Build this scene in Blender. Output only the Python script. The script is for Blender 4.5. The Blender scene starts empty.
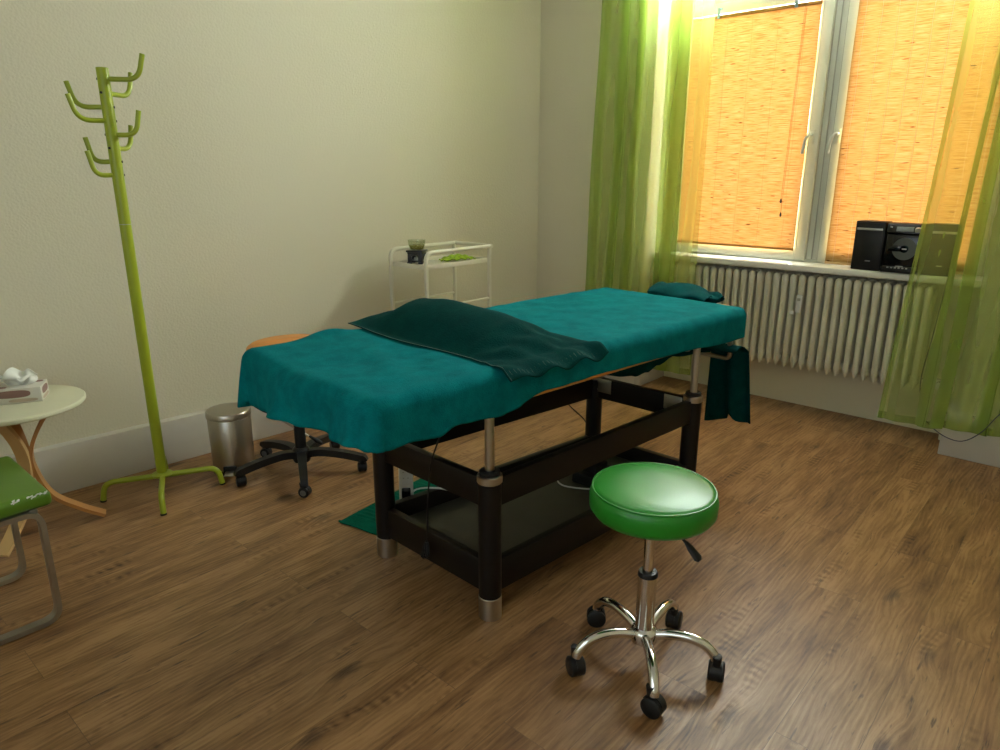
import bpy, bmesh, math, random
from mathutils import Vector, Matrix
random.seed(7)
S = bpy.context.scene
COL = S.collection
PI = math.pi
V = Vector

# ------------------------------------------------------------------ materials
def new_mat(name):
    m = bpy.data.materials.new(name); m.use_nodes = True
    nt = m.node_tree
    for n in list(nt.nodes): nt.nodes.remove(n)
    out = nt.nodes.new('ShaderNodeOutputMaterial')
    return m, nt, out
def N(nt, kind, **kw):
    n = nt.nodes.new(kind)
    for k, v in kw.items():
        if k in ('operation', 'blend_type', 'bands_direction', 'wave_type', 'feature', 'noise_dimensions', 'data_type', 'distance', 'interpolation_type', 'offset_frequency', 'squash_frequency'):
            setattr(n, k, v)
        elif k == 'offset': n.offset = v
        else: n.inputs[k.replace('_', ' ')].default_value = v
    return n
def bsdf(nt, out, color, rough=0.5, metal=0.0, **kw):
    b = nt.nodes.new('ShaderNodeBsdfPrincipled')
    b.inputs['Base Color'].default_value = (*color, 1)
    b.inputs['Roughness'].default_value = rough
    b.inputs['Metallic'].default_value = metal
    for k, v in kw.items(): b.inputs[k].default_value = v
    nt.links.new(b.outputs[0], out.inputs[0])
    return b
def texco(nt, scale=(1, 1, 1), rot=(0, 0, 0)):
    t = nt.nodes.new('ShaderNodeTexCoord'); mp = nt.nodes.new('ShaderNodeMapping')
    mp.inputs['Scale'].default_value = scale; mp.inputs['Rotation'].default_value = rot
    nt.links.new(t.outputs['Object'], mp.inputs[0])
    return mp
def bump_noise(nt, b, scale, strength, dist=0.002, detail=3, mp=None):
    n = N(nt, 'ShaderNodeTexNoise', Scale=scale, Detail=detail)
    if mp is None: mp = texco(nt)
    nt.links.new(mp.outputs[0], n.inputs['Vector'])
    bp = nt.nodes.new('ShaderNodeBump'); bp.inputs['Strength'].default_value = strength; bp.inputs['Distance'].default_value = dist
    nt.links.new(n.outputs[0], bp.inputs['Height']); nt.links.new(bp.outputs[0], b.inputs['Normal'])
    return n
def simple(name, color, rough=0.5, metal=0.0, var=0.12, vscale=9, bs=0.0, bscale=60, bdist=0.002, **kw):
    m, nt, out = new_mat(name)
    b = bsdf(nt, out, color, rough, metal, **kw)
    n = N(nt, 'ShaderNodeTexNoise', Scale=vscale, Detail=4)
    nt.links.new(texco(nt).outputs[0], n.inputs['Vector'])
    r = nt.nodes.new('ShaderNodeValToRGB')
    r.color_ramp.elements[0].position = .3; r.color_ramp.elements[1].position = .7
    r.color_ramp.elements[0].color = (*[c*(1-var) for c in color], 1)
    r.color_ramp.elements[1].color = (*[min(1, c*(1+var)) for c in color], 1)
    nt.links.new(n.outputs[0], r.inputs[0]); nt.links.new(r.outputs[0], b.inputs['Base Color'])
    if bs: bump_noise(nt, b, bscale, bs, bdist)
    return m

M = {}
# plaster with a fine woodchip texture
def plaster(name, color):
    m, nt, out = new_mat(name); b = bsdf(nt, out, color, .85)
    mp = texco(nt)
    n1 = N(nt, 'ShaderNodeTexNoise', Scale=110, Detail=4, Roughness=.6)
    n2 = N(nt, 'ShaderNodeTexVoronoi', Scale=90)
    nt.links.new(mp.outputs[0], n1.inputs['Vector']); nt.links.new(mp.outputs[0], n2.inputs['Vector'])
    a = N(nt, 'ShaderNodeMath', operation='ADD'); nt.links.new(n1.outputs[0], a.inputs[0]); nt.links.new(n2.outputs[0], a.inputs[1])
    bp = nt.nodes.new('ShaderNodeBump'); bp.inputs['Strength'].default_value = .3; bp.inputs['Distance'].default_value = .003
    nt.links.new(a.outputs[0], bp.inputs['Height']); nt.links.new(bp.outputs[0], b.inputs['Normal'])
    return m
M['wall'] = plaster('wall_plaster', (.68, .635, .49))
M['ceiling'] = simple('ceiling_paint', (.78, .76, .70), .9, var=.03)
M['base'] = simple('baseboard_paint', (.60, .565, .51), .55, var=.03)
M['white_paint'] = simple('white_gloss_paint', (.76, .75, .68), .35, var=.03)
M['upvc'] = simple('window_frame_white', (.55, .56, .48), .35, var=.02)
M['gasket'] = simple('window_gasket_grey', (.36, .36, .30), .6, var=.02)
M['radiator'] = simple('radiator_enamel', (.70, .675, .55), .38, var=.04)

def floor_mat():
    m, nt, out = new_mat('oak_laminate')
    b = bsdf(nt, out, (.3, .16, .07), .4)
    L = nt.links.new
    tc = nt.nodes.new('ShaderNodeTexCoord')
    sep = nt.nodes.new('ShaderNodeSeparateXYZ'); L(tc.outputs['Object'], sep.inputs[0])
    comb = nt.nodes.new('ShaderNodeCombineXYZ'); L(sep.outputs[1], comb.inputs[0]); L(sep.outputs[0], comb.inputs[1])
    br = nt.nodes.new('ShaderNodeTexBrick'); br.offset = .37; br.offset_frequency = 2
    br.inputs['Scale'].default_value = 1; br.inputs['Brick Width'].default_value = 1.22; br.inputs['Row Height'].default_value = .185
    br.inputs['Mortar Size'].default_value = .0009; br.inputs['Mortar Smooth'].default_value = .3; br.inputs['Bias'].default_value = 0
    br.inputs['Color1'].default_value = (0, 0, 0, 1); br.inputs['Color2'].default_value = (1, 1, 1, 1); br.inputs['Mortar'].default_value = (.5, .5, .5, 1)
    L(comb.outputs[0], br.inputs[0])
    # per plank shift of the grain pattern
    sh = N(nt, 'ShaderNodeVectorMath', operation='SCALE'); L(br.outputs[0], sh.inputs[0]); sh.inputs['Scale'].default_value = 7.3
    ad = N(nt, 'ShaderNodeVectorMath', operation='ADD'); L(comb.outputs[0], ad.inputs[0]); L(sh.outputs[0], ad.inputs[1])
    # low frequency warp so the grain flows round knots
    w = N(nt, 'ShaderNodeTexNoise', Scale=1.0, Detail=2)
    mw = nt.nodes.new('ShaderNodeMapping'); mw.inputs['Scale'].default_value = (2.4, 7, 1); L(ad.outputs[0], mw.inputs[0]); L(mw.outputs[0], w.inputs['Vector'])
    # knots
    mk = nt.nodes.new('ShaderNodeMapping'); mk.inputs['Scale'].default_value = (2.3, 6.4, 1); L(ad.outputs[0], mk.inputs[0])
    kn = N(nt, 'ShaderNodeTexVoronoi', Scale=1.0); L(mk.outputs[0], kn.inputs['Vector'])
    kr = nt.nodes.new('ShaderNodeMapRange'); kr.inputs['From Min'].default_value = 0; kr.inputs['From Max'].default_value = .34
    kr.inputs['To Min'].default_value = 1; kr.inputs['To Max'].default_value = 0; L(kn.outputs['Distance'], kr.inputs[0])
    # rings: wave across the plank, displaced by the warp and knots
    m1 = N(nt, 'ShaderNodeMath', operation='MULTIPLY'); L(w.outputs[0], m1.inputs[0]); m1.inputs[1].default_value = .055
    m2 = N(nt, 'ShaderNodeMath', operation='MULTIPLY'); L(kr.outputs[0], m2.inputs[0]); m2.inputs[1].default_value = .028
    s2 = nt.nodes.new('ShaderNodeSeparateXYZ'); L(ad.outputs[0], s2.inputs[0])
    a1 = N(nt, 'ShaderNodeMath', operation='ADD'); L(s2.outputs[1], a1.inputs[0]); L(m1.outputs[0], a1.inputs[1])
    a2 = N(nt, 'ShaderNodeMath', operation='ADD'); L(a1.outputs[0], a2.inputs[0]); L(m2.outputs[0], a2.inputs[1])
    c2 = nt.nodes.new('ShaderNodeCombineXYZ')
    sx = N(nt, 'ShaderNodeMath', operation='MULTIPLY'); L(s2.outputs[0], sx.inputs[0]); sx.inputs[1].default_value = .06
    L(sx.outputs[0], c2.inputs[0]); L(a2.outputs[0], c2.inputs[1])
    fg = N(nt, 'ShaderNodeTexNoise', Scale=95, Detail=7, Roughness=.7); L(c2.outputs[0], fg.inputs['Vector'])
    mg = N(nt, 'ShaderNodeTexNoise', Scale=17, Detail=4, Roughness=.6, Distortion=.4)
    c3 = nt.nodes.new('ShaderNodeMapping'); c3.inputs['Scale'].default_value = (2.0, 1, 1); L(c2.outputs[0], c3.inputs[0]); L(c3.outputs[0], mg.inputs['Vector'])
    wv = nt.nodes.new('ShaderNodeTexWave'); wv.wave_type = 'BANDS'; wv.bands_direction = 'Y'
    wv.inputs['Scale'].default_value = 20; wv.inputs['Distortion'].default_value = 2.2; wv.inputs['Detail'].default_value = 3; wv.inputs['Detail Scale'].default_value = 1.2
    L(c2.outputs[0], wv.inputs['Vector'])
    # blotches
    bl = N(nt, 'ShaderNodeTexNoise', Scale=1.0, Detail=5, Roughness=.62)
    mb = nt.nodes.new('ShaderNodeMapping'); mb.inputs['Scale'].default_value = (3.2, 15, 1); L(ad.outputs[0], mb.inputs[0]); L(mb.outputs[0], bl.inputs['Vector'])
    def madd(a, b_, k):
        n = N(nt, 'ShaderNodeMath', operation='MULTIPLY_ADD'); L(a, n.inputs[0]); n.inputs[1].default_value = k
        if b_ is None: n.inputs[2].default_value = 0
        else: L(b_, n.inputs[2])
        return n.outputs[0]
    t = madd(fg.outputs[0], None, .44); t = madd(mg.outputs[0], t, .24); t = madd(wv.outputs[0], t, .05); t = madd(bl.outputs[0], t, .56); 
    sb = nt.nodes.new('ShaderNodeSeparateColor'); L(br.outputs[0], sb.inputs[0])
    t = madd(sb.outputs[0], t, .07)
    # saw chatter: short ripples across the grain in some patches
    cw = nt.nodes.new('ShaderNodeTexWave'); cw.wave_type = 'BANDS'; cw.bands_direction = 'X'; cw.inputs['Scale'].default_value = 9; cw.inputs['Distortion'].default_value = 3; cw.inputs['Detail'].default_value = 1; cw.inputs['Detail Scale'].default_value = 3
    L(ad.outputs[0], cw.inputs['Vector'])
    cm = N(nt, 'ShaderNodeTexNoise', Scale=1.0, Detail=2); mc = nt.nodes.new('ShaderNodeMapping'); mc.inputs['Scale'].default_value = (2.6, 12, 1); mc.inputs['Location'].default_value = (5, 3, 0); L(ad.outputs[0], mc.inputs[0]); L(mc.outputs[0], cm.inputs['Vector'])
    cr_ = nt.nodes.new('ShaderNodeMapRange'); cr_.inputs['From Min'].default_value = .60; cr_.inputs['From Max'].default_value = .72; L(cm.outputs[0], cr_.inputs[0])
    cc_ = N(nt, 'ShaderNodeMath', operation='SUBTRACT'); L(cw.outputs[0], cc_.inputs[0]); cc_.inputs[1].default_value = .75
    c4 = N(nt, 'ShaderNodeMath', operation='MULTIPLY'); L(cc_.outputs[0], c4.inputs[0]); L(cr_.outputs[0], c4.inputs[1])
    t = madd(c4.outputs[0], t, .16)
    ramp = nt.nodes.new('ShaderNodeValToRGB'); e = ramp.color_ramp.elements
    e[0].position = .45; e[0].color = (.048, .020, .008, 1)
    e[1].position = .80; e[1].color = (.39, .215, .096, 1)
    x = e.new(.55); x.color = (.155, .071, .026, 1)
    x = e.new(.66); x.color = (.248, .126, .048, 1)
    L(t, ramp.inputs[0])
    # knot cores and little dark cracks
    km = N(nt, 'ShaderNodeMath', operation='SUBTRACT'); L(kr.outputs[0], km.inputs[0]); L(fg.outputs[0], km.inputs[1])
    kc = nt.nodes.new('ShaderNodeMapRange'); kc.inputs['From Min'].default_value = .0; kc.inputs['From Max'].default_value = .38; L(km.outputs[0], kc.inputs[0])
    # only some voronoi cells carry a knot
    ks = nt.nodes.new('ShaderNodeSeparateColor'); L(kn.outputs['Color'], ks.inputs[0])
    kg = N(nt, 'ShaderNodeMath', operation='GREATER_THAN'); L(ks.outputs[0], kg.inputs[0]); kg.inputs[1].default_value = .40
    kk = N(nt, 'ShaderNodeMath', operation='MULTIPLY'); L(kc.outputs[0], kk.inputs[0]); L(kg.outputs[0], kk.inputs[1])
    k3 = N(nt, 'ShaderNodeMath', operation='MULTIPLY'); L(kk.outputs[0], k3.inputs[0]); k3.inputs[1].default_value = .8
    mx = nt.nodes.new('ShaderNodeMixRGB'); L(k3.outputs[0], mx.inputs[0]); L(ramp.outputs[0], mx.inputs[1]); mx.inputs[2].default_value = (.06, .028, .014, 1)
    # fine dark cracks running with the grain
    ck = N(nt, 'ShaderNodeTexNoise', Scale=1.0, Detail=3, Roughness=.7, Distortion=.3); m5 = nt.nodes.new('ShaderNodeMapping'); m5.inputs['Scale'].default_value = (7, 60, 1); m5.inputs['Location'].default_value = (2, 9, 0)
    L(ad.outputs[0], m5.inputs[0]); L(m5.outputs[0], ck.inputs['Vector'])
    cr5 = nt.nodes.new('ShaderNodeMapRange'); cr5.inputs['From Min'].default_value = .61; cr5.inputs['From Max'].default_value = .69; cr5.inputs['To Max'].default_value = .75; L(ck.outputs[0], cr5.inputs[0])
    mxc = nt.nodes.new('ShaderNodeMixRGB'); L(cr5.outputs[0], mxc.inputs[0]); L(mx.outputs[0], mxc.inputs[1]); mxc.inputs[2].default_value = (.055, .026, .013, 1)
    mx = mxc
    # seams
    mo = nt.nodes.new('ShaderNodeMixRGB'); so = N(nt, 'ShaderNodeMath', operation='MULTIPLY'); L(br.outputs['Fac'], so.inputs[0]); so.inputs[1].default_value = .55
    L(so.outputs[0], mo.inputs[0]); L(mx.outputs[0], mo.inputs[1]); mo.inputs[2].default_value = (.05, .025, .012, 1)
    L(mo.outputs[0], b.inputs['Base Color'])
    rr = nt.nodes.new('ShaderNodeMapRange'); rr.inputs['From Min'].default_value = .4; rr.inputs['From Max'].default_value = .85; rr.inputs['To Min'].default_value = .52; rr.inputs['To Max'].default_value = .34
    L(t, rr.inputs[0]); L(rr.outputs[0], b.inputs['Roughness'])
    h = madd(so.outputs[0], t, -.8); h = madd(k3.outputs[0], h, -.5)
    bp = nt.nodes.new('ShaderNodeBump'); bp.inputs['Strength'].default_value = .6; bp.inputs['Distance'].default_value = .0025
    L(h, bp.inputs['Height']); L(bp.outputs[0], b.inputs['Normal'])
    b.inputs['Specular IOR Level'].default_value = .5
    return m
M['floor'] = floor_mat()

def towel(name, color, strength=.5):
    m, nt, out = new_mat(name); b = bsdf(nt, out, color, .95)
    b.inputs['Specular IOR Level'].default_value = .04
    b.inputs['Sheen Weight'].default_value = .03; b.inputs['Sheen Roughness'].default_value = .5
    b.inputs['Sheen Tint'].default_value = (*[min(1, c*3+.02) for c in color], 1)
    mp = texco(nt)
    n = N(nt, 'ShaderNodeTexNoise', Scale=14, Detail=8, Roughness=.75); nt.links.new(mp.outputs[0], n.inputs['Vector'])
    r = nt.nodes.new('ShaderNodeValToRGB'); r.color_ramp.elements[0].position = .3; r.color_ramp.elements[1].position = .72
    r.color_ramp.elements[0].color = (*[c*.72 for c in color], 1); r.color_ramp.elements[1].color = (*[c*1.3 for c in color], 1)
    nt.links.new(n.outputs[0], r.inputs[0]); nt.links.new(r.outputs[0], b.inputs['Base Color'])
    n2 = N(nt, 'ShaderNodeTexNoise', Scale=230, Detail=3); nt.links.new(mp.outputs[0], n2.inputs['Vector'])
    bp = nt.nodes.new('ShaderNodeBump'); bp.inputs['Strength'].default_value = strength; bp.inputs['Distance'].default_value = .004
    nt.links.new(n2.outputs[0], bp.inputs['Height']); nt.links.new(bp.outputs[0], b.inputs['Normal'])
    return m
M['teal'] = towel('teal_terry', (.002, .150, .160))
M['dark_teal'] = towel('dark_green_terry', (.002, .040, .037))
M['mid_teal'] = towel('petrol_terry', (.002, .062, .066))
M['mat_green'] = towel('bath_mat_green', (.003, .105, .065), .8)
M['stitch'] = simple('pale_stitching', (.16, .22, .19), .9)
M['orange_vinyl'] = simple('orange_vinyl', (.62, .235, .035), .45, bs=.2)
M['black_wood'] = simple('black_lacquer_wood', (.006, .004, .003), .45, var=.2, vscale=14, **{'Specular IOR Level': .3})
M['tray'] = simple('dark_tray_vinyl', (.045, .042, .030), .42, var=.15)
M['black_plastic'] = simple('black_plastic', (.009, .009, .0095), .45, **{'Specular IOR Level': .35})
M['black_gloss'] = simple('black_gloss_plastic', (.006, .006, .007), .16)
M['rubber'] = simple('grey_rubber', (.10, .10, .10), .7)
M['chrome'] = simple('chrome', (.72, .71, .68), .13, 1.0, var=.03)
M['steel'] = simple('brushed_steel', (.50, .47, .42), .32, 1.0, var=.05)
M['dull_steel'] = simple('dull_chair_steel', (.42, .40, .36), .42, 1.0, var=.1)
M['lime_metal'] = simple('lime_green_enamel', (.33, .40, .022), .32, var=.05)
M['green_vinyl'] = simple('green_vinyl', (.012, .235, .016), .34, var=.05, bs=.25, bscale=260, bdist=.0008)
M['green_chair'] = simple('olive_green_vinyl', (.085, .18, .012), .34, var=.1, bs=.1, bscale=200)
M['wood'] = simple('beech_wood', (.50, .235, .075), .42, var=.15, vscale=6)
M['beech_light'] = simple('light_birch_ply', (.62, .40, .17), .45, var=.1, vscale=6)
M['cream'] = simple('cream_table_top', (.72, .71, .52), .35, var=.03)
M['card'] = simple('tissue_box_card', (.66, .63, .56), .6, var=.05)
M['card_mauve'] = simple('tissue_box_print', (.27, .15, .13), .6, var=.1)
M['card_beige'] = simple('tissue_box_beige', (.50, .40, .31), .6, var=.1)
M['tissue'] = simple('white_tissue', (.82, .82, .77), .9, var=.04)
M['white_plastic'] = simple('white_plastic', (.70, .70, .68), .4, var=.03)
M['trolley_white'] = simple('trolley_cream_enamel', (.74, .71, .58), .35, var=.03)
M['ceramic_black'] = simple('black_ceramic', (.010, .012, .022), .28)
M['green_cloth'] = simple('green_striped_cloth', (.28, .42, .02), .9, var=.5, vscale=60)
M['dark_stripe'] = simple('dark_green_stripe', (.02, .05, .01), .9)
M['lcd'] = simple('grey_lcd', (.16, .18, .19), .3, var=.05)
M['silver'] = simple('silver_plastic', (.45, .45, .45), .3, .4)
M['cd_grey'] = simple('grey_cd_window', (.10, .105, .09), .3, .3)
M['blue_cord'] = simple('dark_blue_cord', (.02, .02, .07), .5)
M['blind_hook'] = simple('grey_blue_hook', (.22, .30, .32), .5)

def glass(name, tint=(1, 1, 1), gloss=.08):
    m, nt, out = new_mat(name)
    t = nt.nodes.new('ShaderNodeBsdfTransparent'); t.inputs[0].default_value = (*tint, 1)
    g = nt.nodes.new('ShaderNodeBsdfGlossy'); g.inputs['Roughness'].default_value = .03
    mx = nt.nodes.new('ShaderNodeMixShader')
    mx.inputs[0].default_value = gloss
    nt.links.new(t.outputs[0], mx.inputs[1]); nt.links.new(t.outputs[0], mx.inputs[1]); nt.links.new(g.outputs[0], mx.inputs[2])
    nt.links.new(mx.outputs[0], out.inputs[0])
    return m
M['glass'] = glass('window_glass', (.96, .98, .97))
M['bowl_glass'] = glass('bowl_glass', (.90, .93, .86))
M['oil'] = simple('yellow_oil', (.62, .55, .16), .2, var=.05, **{'Transmission Weight': .5})

def curtain_mat():
    m, nt, out = new_mat('sheer_lime_voile'); L = nt.links.new
    tr = nt.nodes.new('ShaderNodeBsdfTransparent'); tr.inputs[0].default_value = (.88, .94, .68, 1)
    tl = nt.nodes.new('ShaderNodeBsdfTranslucent'); tl.inputs[0].default_value = (.54, .68, .22, 1)
    df = nt.nodes.new('ShaderNodeBsdfDiffuse'); df.inputs[0].default_value = (.48, .60, .18, 1)
    mx1 = nt.nodes.new('ShaderNodeMixShader'); mx1.inputs[0].default_value = .5; L(tl.outputs[0], mx1.inputs[1]); L(df.outputs[0], mx1.inputs[2])
    mp = texco(nt, (1, 1, 1)); n = N(nt, 'ShaderNodeTexNoise', Scale=3, Detail=4); L(mp.outputs[0], n.inputs['Vector'])
    lw = nt.nodes.new('ShaderNodeLayerWeight'); lw.inputs[0].default_value = .35
    mr = nt.nodes.new('ShaderNodeMapRange'); mr.inputs['To Min'].default_value = .30; mr.inputs['To Max'].default_value = .92
    L(lw.outputs['Facing'], mr.inputs[0])
    a = N(nt, 'ShaderNodeMath', operation='MULTIPLY_ADD'); L(n.outputs[0], a.inputs[0]); a.inputs[1].default_value = .10; L(mr.outputs[0], a.inputs[2])
    mx = nt.nodes.new('ShaderNodeMixShader'); L(a.outputs[0], mx.inputs[0]); L(tr.outputs[0], mx.inputs[1]); L(mx1.outputs[0], mx.inputs[2])
    L(mx.outputs[0], out.inputs[0])
    return m
M['curtain'] = curtain_mat()

def blind_mat():
    m, nt, out = new_mat('split_bamboo'); L = nt.links.new
    mp = texco(nt, (11, 1, 260)); n = N(nt, 'ShaderNodeTexNoise', Scale=1, Detail=3, Roughness=.6); L(mp.outputs[0], n.inputs['Vector'])
    mp2 = texco(nt, (6, 1, 6)); n2 = N(nt, 'ShaderNodeTexNoise', Scale=1, Detail=4); L(mp2.outputs[0], n2.inputs['Vector'])
    r = nt.nodes.new('ShaderNodeValToRGB'); e = r.color_ramp.elements
    e[0].position = .30; e[0].color = (.50, .25, .07, 1); e[1].position = .70; e[1].color = (1.0, .80, .42, 1)
    x = e.new(.48); x.color = (.90, .58, .20, 1)
    L(n.outputs[0], r.inputs[0])
    # a few brown nodes of the cane
    mp3 = texco(nt, (16, 1, 90)); n3 = N(nt, 'ShaderNodeTexNoise', Scale=1, Detail=1); L(mp3.outputs[0], n3.inputs['Vector'])
    r3 = nt.nodes.new('ShaderNodeMapRange'); r3.inputs['From Min'].default_value = .68; r3.inputs['From Max'].default_value = .76; L(n3.outputs[0], r3.inputs[0])
    mxk = nt.nodes.new('ShaderNodeMixRGB'); L(r3.outputs[0], mxk.inputs[0]); L(r.outputs[0], mxk.inputs[1]); mxk.inputs[2].default_value = (.25, .11, .03, 1)
    tl = nt.nodes.new('ShaderNodeBsdfTranslucent'); df = nt.nodes.new('ShaderNodeBsdfDiffuse')
    dk = nt.nodes.new('ShaderNodeMixRGB'); dk.blend_type = 'MULTIPLY'; dk.inputs[0].default_value = 1; L(mxk.outputs[0], dk.inputs[1]); dk.inputs[2].default_value = (.056, .034, .022, 1)
    L(dk.outputs[0], tl.inputs[0]); L(mxk.outputs[0], df.inputs[0])
    mx = nt.nodes.new('ShaderNodeMixShader'); mx.inputs[0].default_value = .45; L(tl.outputs[0], mx.inputs[1]); L(df.outputs[0], mx.inputs[2])
    # gaps between the canes
    tr = nt.nodes.new('ShaderNodeBsdfTransparent')
    s = N(nt, 'ShaderNodeMath', operation='MULTIPLY_ADD'); L(n2.outputs[0], s.inputs[0]); s.inputs[1].default_value = .55
    mp4 = texco(nt, (5, 1, 200)); n4 = N(nt, 'ShaderNodeTexNoise', Scale=1, Detail=2); L(mp4.outputs[0], n4.inputs['Vector']); L(n4.outputs[0], s.inputs[2])
    g = nt.nodes.new('ShaderNodeMapRange'); g.inputs['From Min'].default_value = .93; g.inputs['From Max'].default_value = 1.05; g.inputs['To Max'].default_value = .05; L(s.outputs[0], g.inputs[0])
    mz = nt.nodes.new('ShaderNodeMixShader'); L(g.outputs[0], mz.inputs[0]); L(mx.outputs[0], mz.inputs[1]); L(tr.outputs[0], mz.inputs[2])
    L(mz.outputs[0], out.inputs[0])
    return m
M['bamboo'] = blind_mat()
M['bamboo_cord'] = simple('brown_blind_cord', (.35, .16, .03), .8)

# ------------------------------------------------------------------ geometry helpers
def bm_box(bm, c, size, rot=None, bevel=0.0, seg=2):
    t = bmesh.new()
    bmesh.ops.create_cube(t, size=1)
    for v in t.verts: v.co = V((v.co.x*size[0], v.co.y*size[1], v.co.z*size[2]))
    if bevel: bmesh.ops.bevel(t, geom=t.edges[:], offset=bevel, segments=seg, profile=.5, affect='EDGES')
    mat = (rot.to_4x4() if rot else Matrix.Identity(4)); mat = Matrix.Translation(V(c)) @ mat
    bmesh.ops.transform(t, matrix=mat, verts=t.verts)
    merge(bm, t)
def merge(bm, t):
    me = bpy.data.meshes.new('tmp'); t.to_mesh(me); t.free(); bm.from_mesh(me); bpy.data.meshes.remove(me)
def bm_beam(bm, a, b, w, h, bevel=.003):
    """straight rectangular bar from a to b: w sideways, h vertical"""
    a, b = V(a), V(b); d = b-a; L = d.length; x = d.normalized()
    up = V((0, 0, 1)) if abs(x.z) < .95 else V((0, 1, 0))
    y = up.cross(x).normalized(); z = x.cross(y)
    rot = Matrix((x, y, z)).transposed()
    bm_box(bm, (a+b)/2, (L, w, h), rot, bevel)
def frames(pts):
    out = []; n = len(pts); up = None
    for i in range(n):
        t = (pts[min(i+1, n-1)]-pts[max(i-1, 0)]).normalized()
        if up is None:
            up = V((0, 0, 1)) if abs(t.z) < .9 else V((1, 0, 0))
        s = t.cross(up)
        if s.length < 1e-5: s = t.cross(V((0, 1, .3)))
        s.normalize(); u = s.cross(t).normalized(); up = u
        out.append((s, u))
    return out
def bm_tube(bm, pts, r, seg=12, flat=1.0, caps=True):
    pts = [V(p) for p in pts]; n = len(pts)
    rr = r if isinstance(r, (list, tuple)) else [r]*n
    fr = frames(pts); rings = []
    for i, p in enumerate(pts):
        s, u = fr[i]
        rings.append([bm.verts.new(p+s*math.cos(2*PI*k/seg)*rr[i]+u*math.sin(2*PI*k/seg)*rr[i]*flat) for k in range(seg)])
    for i in range(n-1):
        for k in range(seg):
            bm.faces.new((rings[i][k], rings[i][(k+1) % seg], rings[i+1][(k+1) % seg], rings[i+1][k]))
    if caps:
        bm.faces.new(rings[0][::-1]); bm.faces.new(rings[-1])
def bm_rectsweep(bm, pts, w, h, up0=None):
    """rectangular section swept along a path; w along 'side', h along the other"""
    pts = [V(p) for p in pts]; n = len(pts); rings = []
    for i, p in enumerate(pts):
        t = (pts[min(i+1, n-1)]-pts[max(i-1, 0)]).normalized()
        s = V(up0).normalized(); u = s.cross(t).normalized()
        ww = w[i] if isinstance(w, list) else w
        rings.append([bm.verts.new(p+s*a*ww/2+u*b*h/2) for a, b in ((-1, -1), (1, -1), (1, 1), (-1, 1))])
    for i in range(n-1):
        for k in range(4):
            bm.faces.new((rings[i][k], rings[i][(k+1) % 4], rings[i+1][(k+1) % 4], rings[i+1][k]))
    bm.faces.new(rings[0][::-1]); bm.faces.new(rings[-1])
def bm_lathe(bm, prof, c=(0, 0, 0), seg=40, sx=1, sy=1):
    c = V(c); rings = []
    for r, z in prof:
        if r < 1e-6: rings.append([bm.verts.new(c+V((0, 0, z)))])
        else: rings.append([bm.verts.new(c+V((r*sx*math.cos(2*PI*k/seg), r*sy*math.sin(2*PI*k/seg), z))) for k in range(seg)])
    for a, b in zip(rings, rings[1:]):
        for k in range(seg):
            k2 = (k+1) % seg
            if len(a) == 1 and len(b) > 1: bm.faces.new((a[0], b[k2], b[k]))
            elif len(b) == 1 and len(a) > 1: bm.faces.new((a[k], a[k2], b[0]))
            elif len(a) > 1: bm.faces.new((a[k], a[k2], b[k2], b[k]))
def cyl(bm, c, r, z0, z1, seg=32, bev=.002):
    bm_lathe(bm, [(0, z0), (r-bev, z0), (r, z0+bev), (r, z1-bev), (r-bev, z1), (0, z1)], c, seg)
def bez(pts, n=10):
    """Catmull-Rom through pts"""
    pts = [V(p) for p in pts]; out = []
    for i in range(len(pts)-1):
        p0 = pts[max(i-1, 0)]; p1 = pts[i]; p2 = pts[i+1]; p3 = pts[min(i+2, len(pts)-1)]
        for k in range(n):
            t = k/n
            out.append(.5*((2*p1)+(p2-p0)*t+(2*p0-5*p1+4*p2-p3)*t*t+(3*p1-p0-3*p2+p3)*t**3))
    out.append(pts[-1]); return out
def rounded(pts, r, n=6):
    """polyline with rounded corners"""
    pts = [V(p) for p in pts]; out = [pts[0]]
    for i in range(1, len(pts)-1):
        a, b, c = pts[i-1], pts[i], pts[i+1]
        d1 = (a-b); d2 = (c-b); rr = min(r, d1.length*.49, d2.length*.49)
        p = b+d1.normalized()*rr; q = b+d2.normalized()*rr
        for k in range(n+1):
            t = k/n; out.append(p*(1-t)**2+b*2*t*(1-t)+q*t*t)
    out.append(pts[-1]); return out
def obj(name, bm, mat, parent=None, smooth=40, loc=None, mods=()):
    bmesh.ops.recalc_face_normals(bm, faces=bm.faces[:])
    me = bpy.data.meshes.new(name); bm.to_mesh(me); bm.free()
    mats = mat if isinstance(mat, (list, tuple)) else [mat]
    for m in mats: me.materials.append(m)
    if smooth:
        me.polygons.foreach_set('use_smooth', [True]*len(me.polygons))
        me.set_sharp_from_angle(angle=math.radians(smooth))
    o = bpy.data.objects.new(name, me); COL.objects.link(o)
    if parent is not None: o.parent = parent
    if loc is not None: o.location = loc
    return o
def thing(name, label, cat, loc=(0, 0, 0), rz=0, group=None):
    o = bpy.data.objects.new(name, None); o.empty_display_size = .1; COL.objects.link(o)
    o.location = loc; o.rotation_euler = (0, 0, rz)
    return tag(o, label, cat, group)
def tag(o, label, cat, group=None, kind=None):
    o['label'] = label; o['category'] = cat
    if group: o['group'] = group
    if kind: o['kind'] = kind
    return o
def struct(name, bm, mat, label=None, smooth=40):
    o = obj(name, bm, mat, None, smooth); o['kind'] = 'structure'
    if label: o['label'] = label; o['category'] = name.split('_')[0]
    return o
def dup(o, parent=None):
    c = o.copy(); COL.objects.link(c)
    if parent is not None: c.parent = parent
    for ch in [x for x in bpy.data.objects if x.parent == o]: dup(ch, c)
    return c
B = bmesh.new
def hsh(a, b=0): 
    x = math.sin(a*12.9898+b*78.233)*43758.5453
    return x-math.floor(x)
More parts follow.
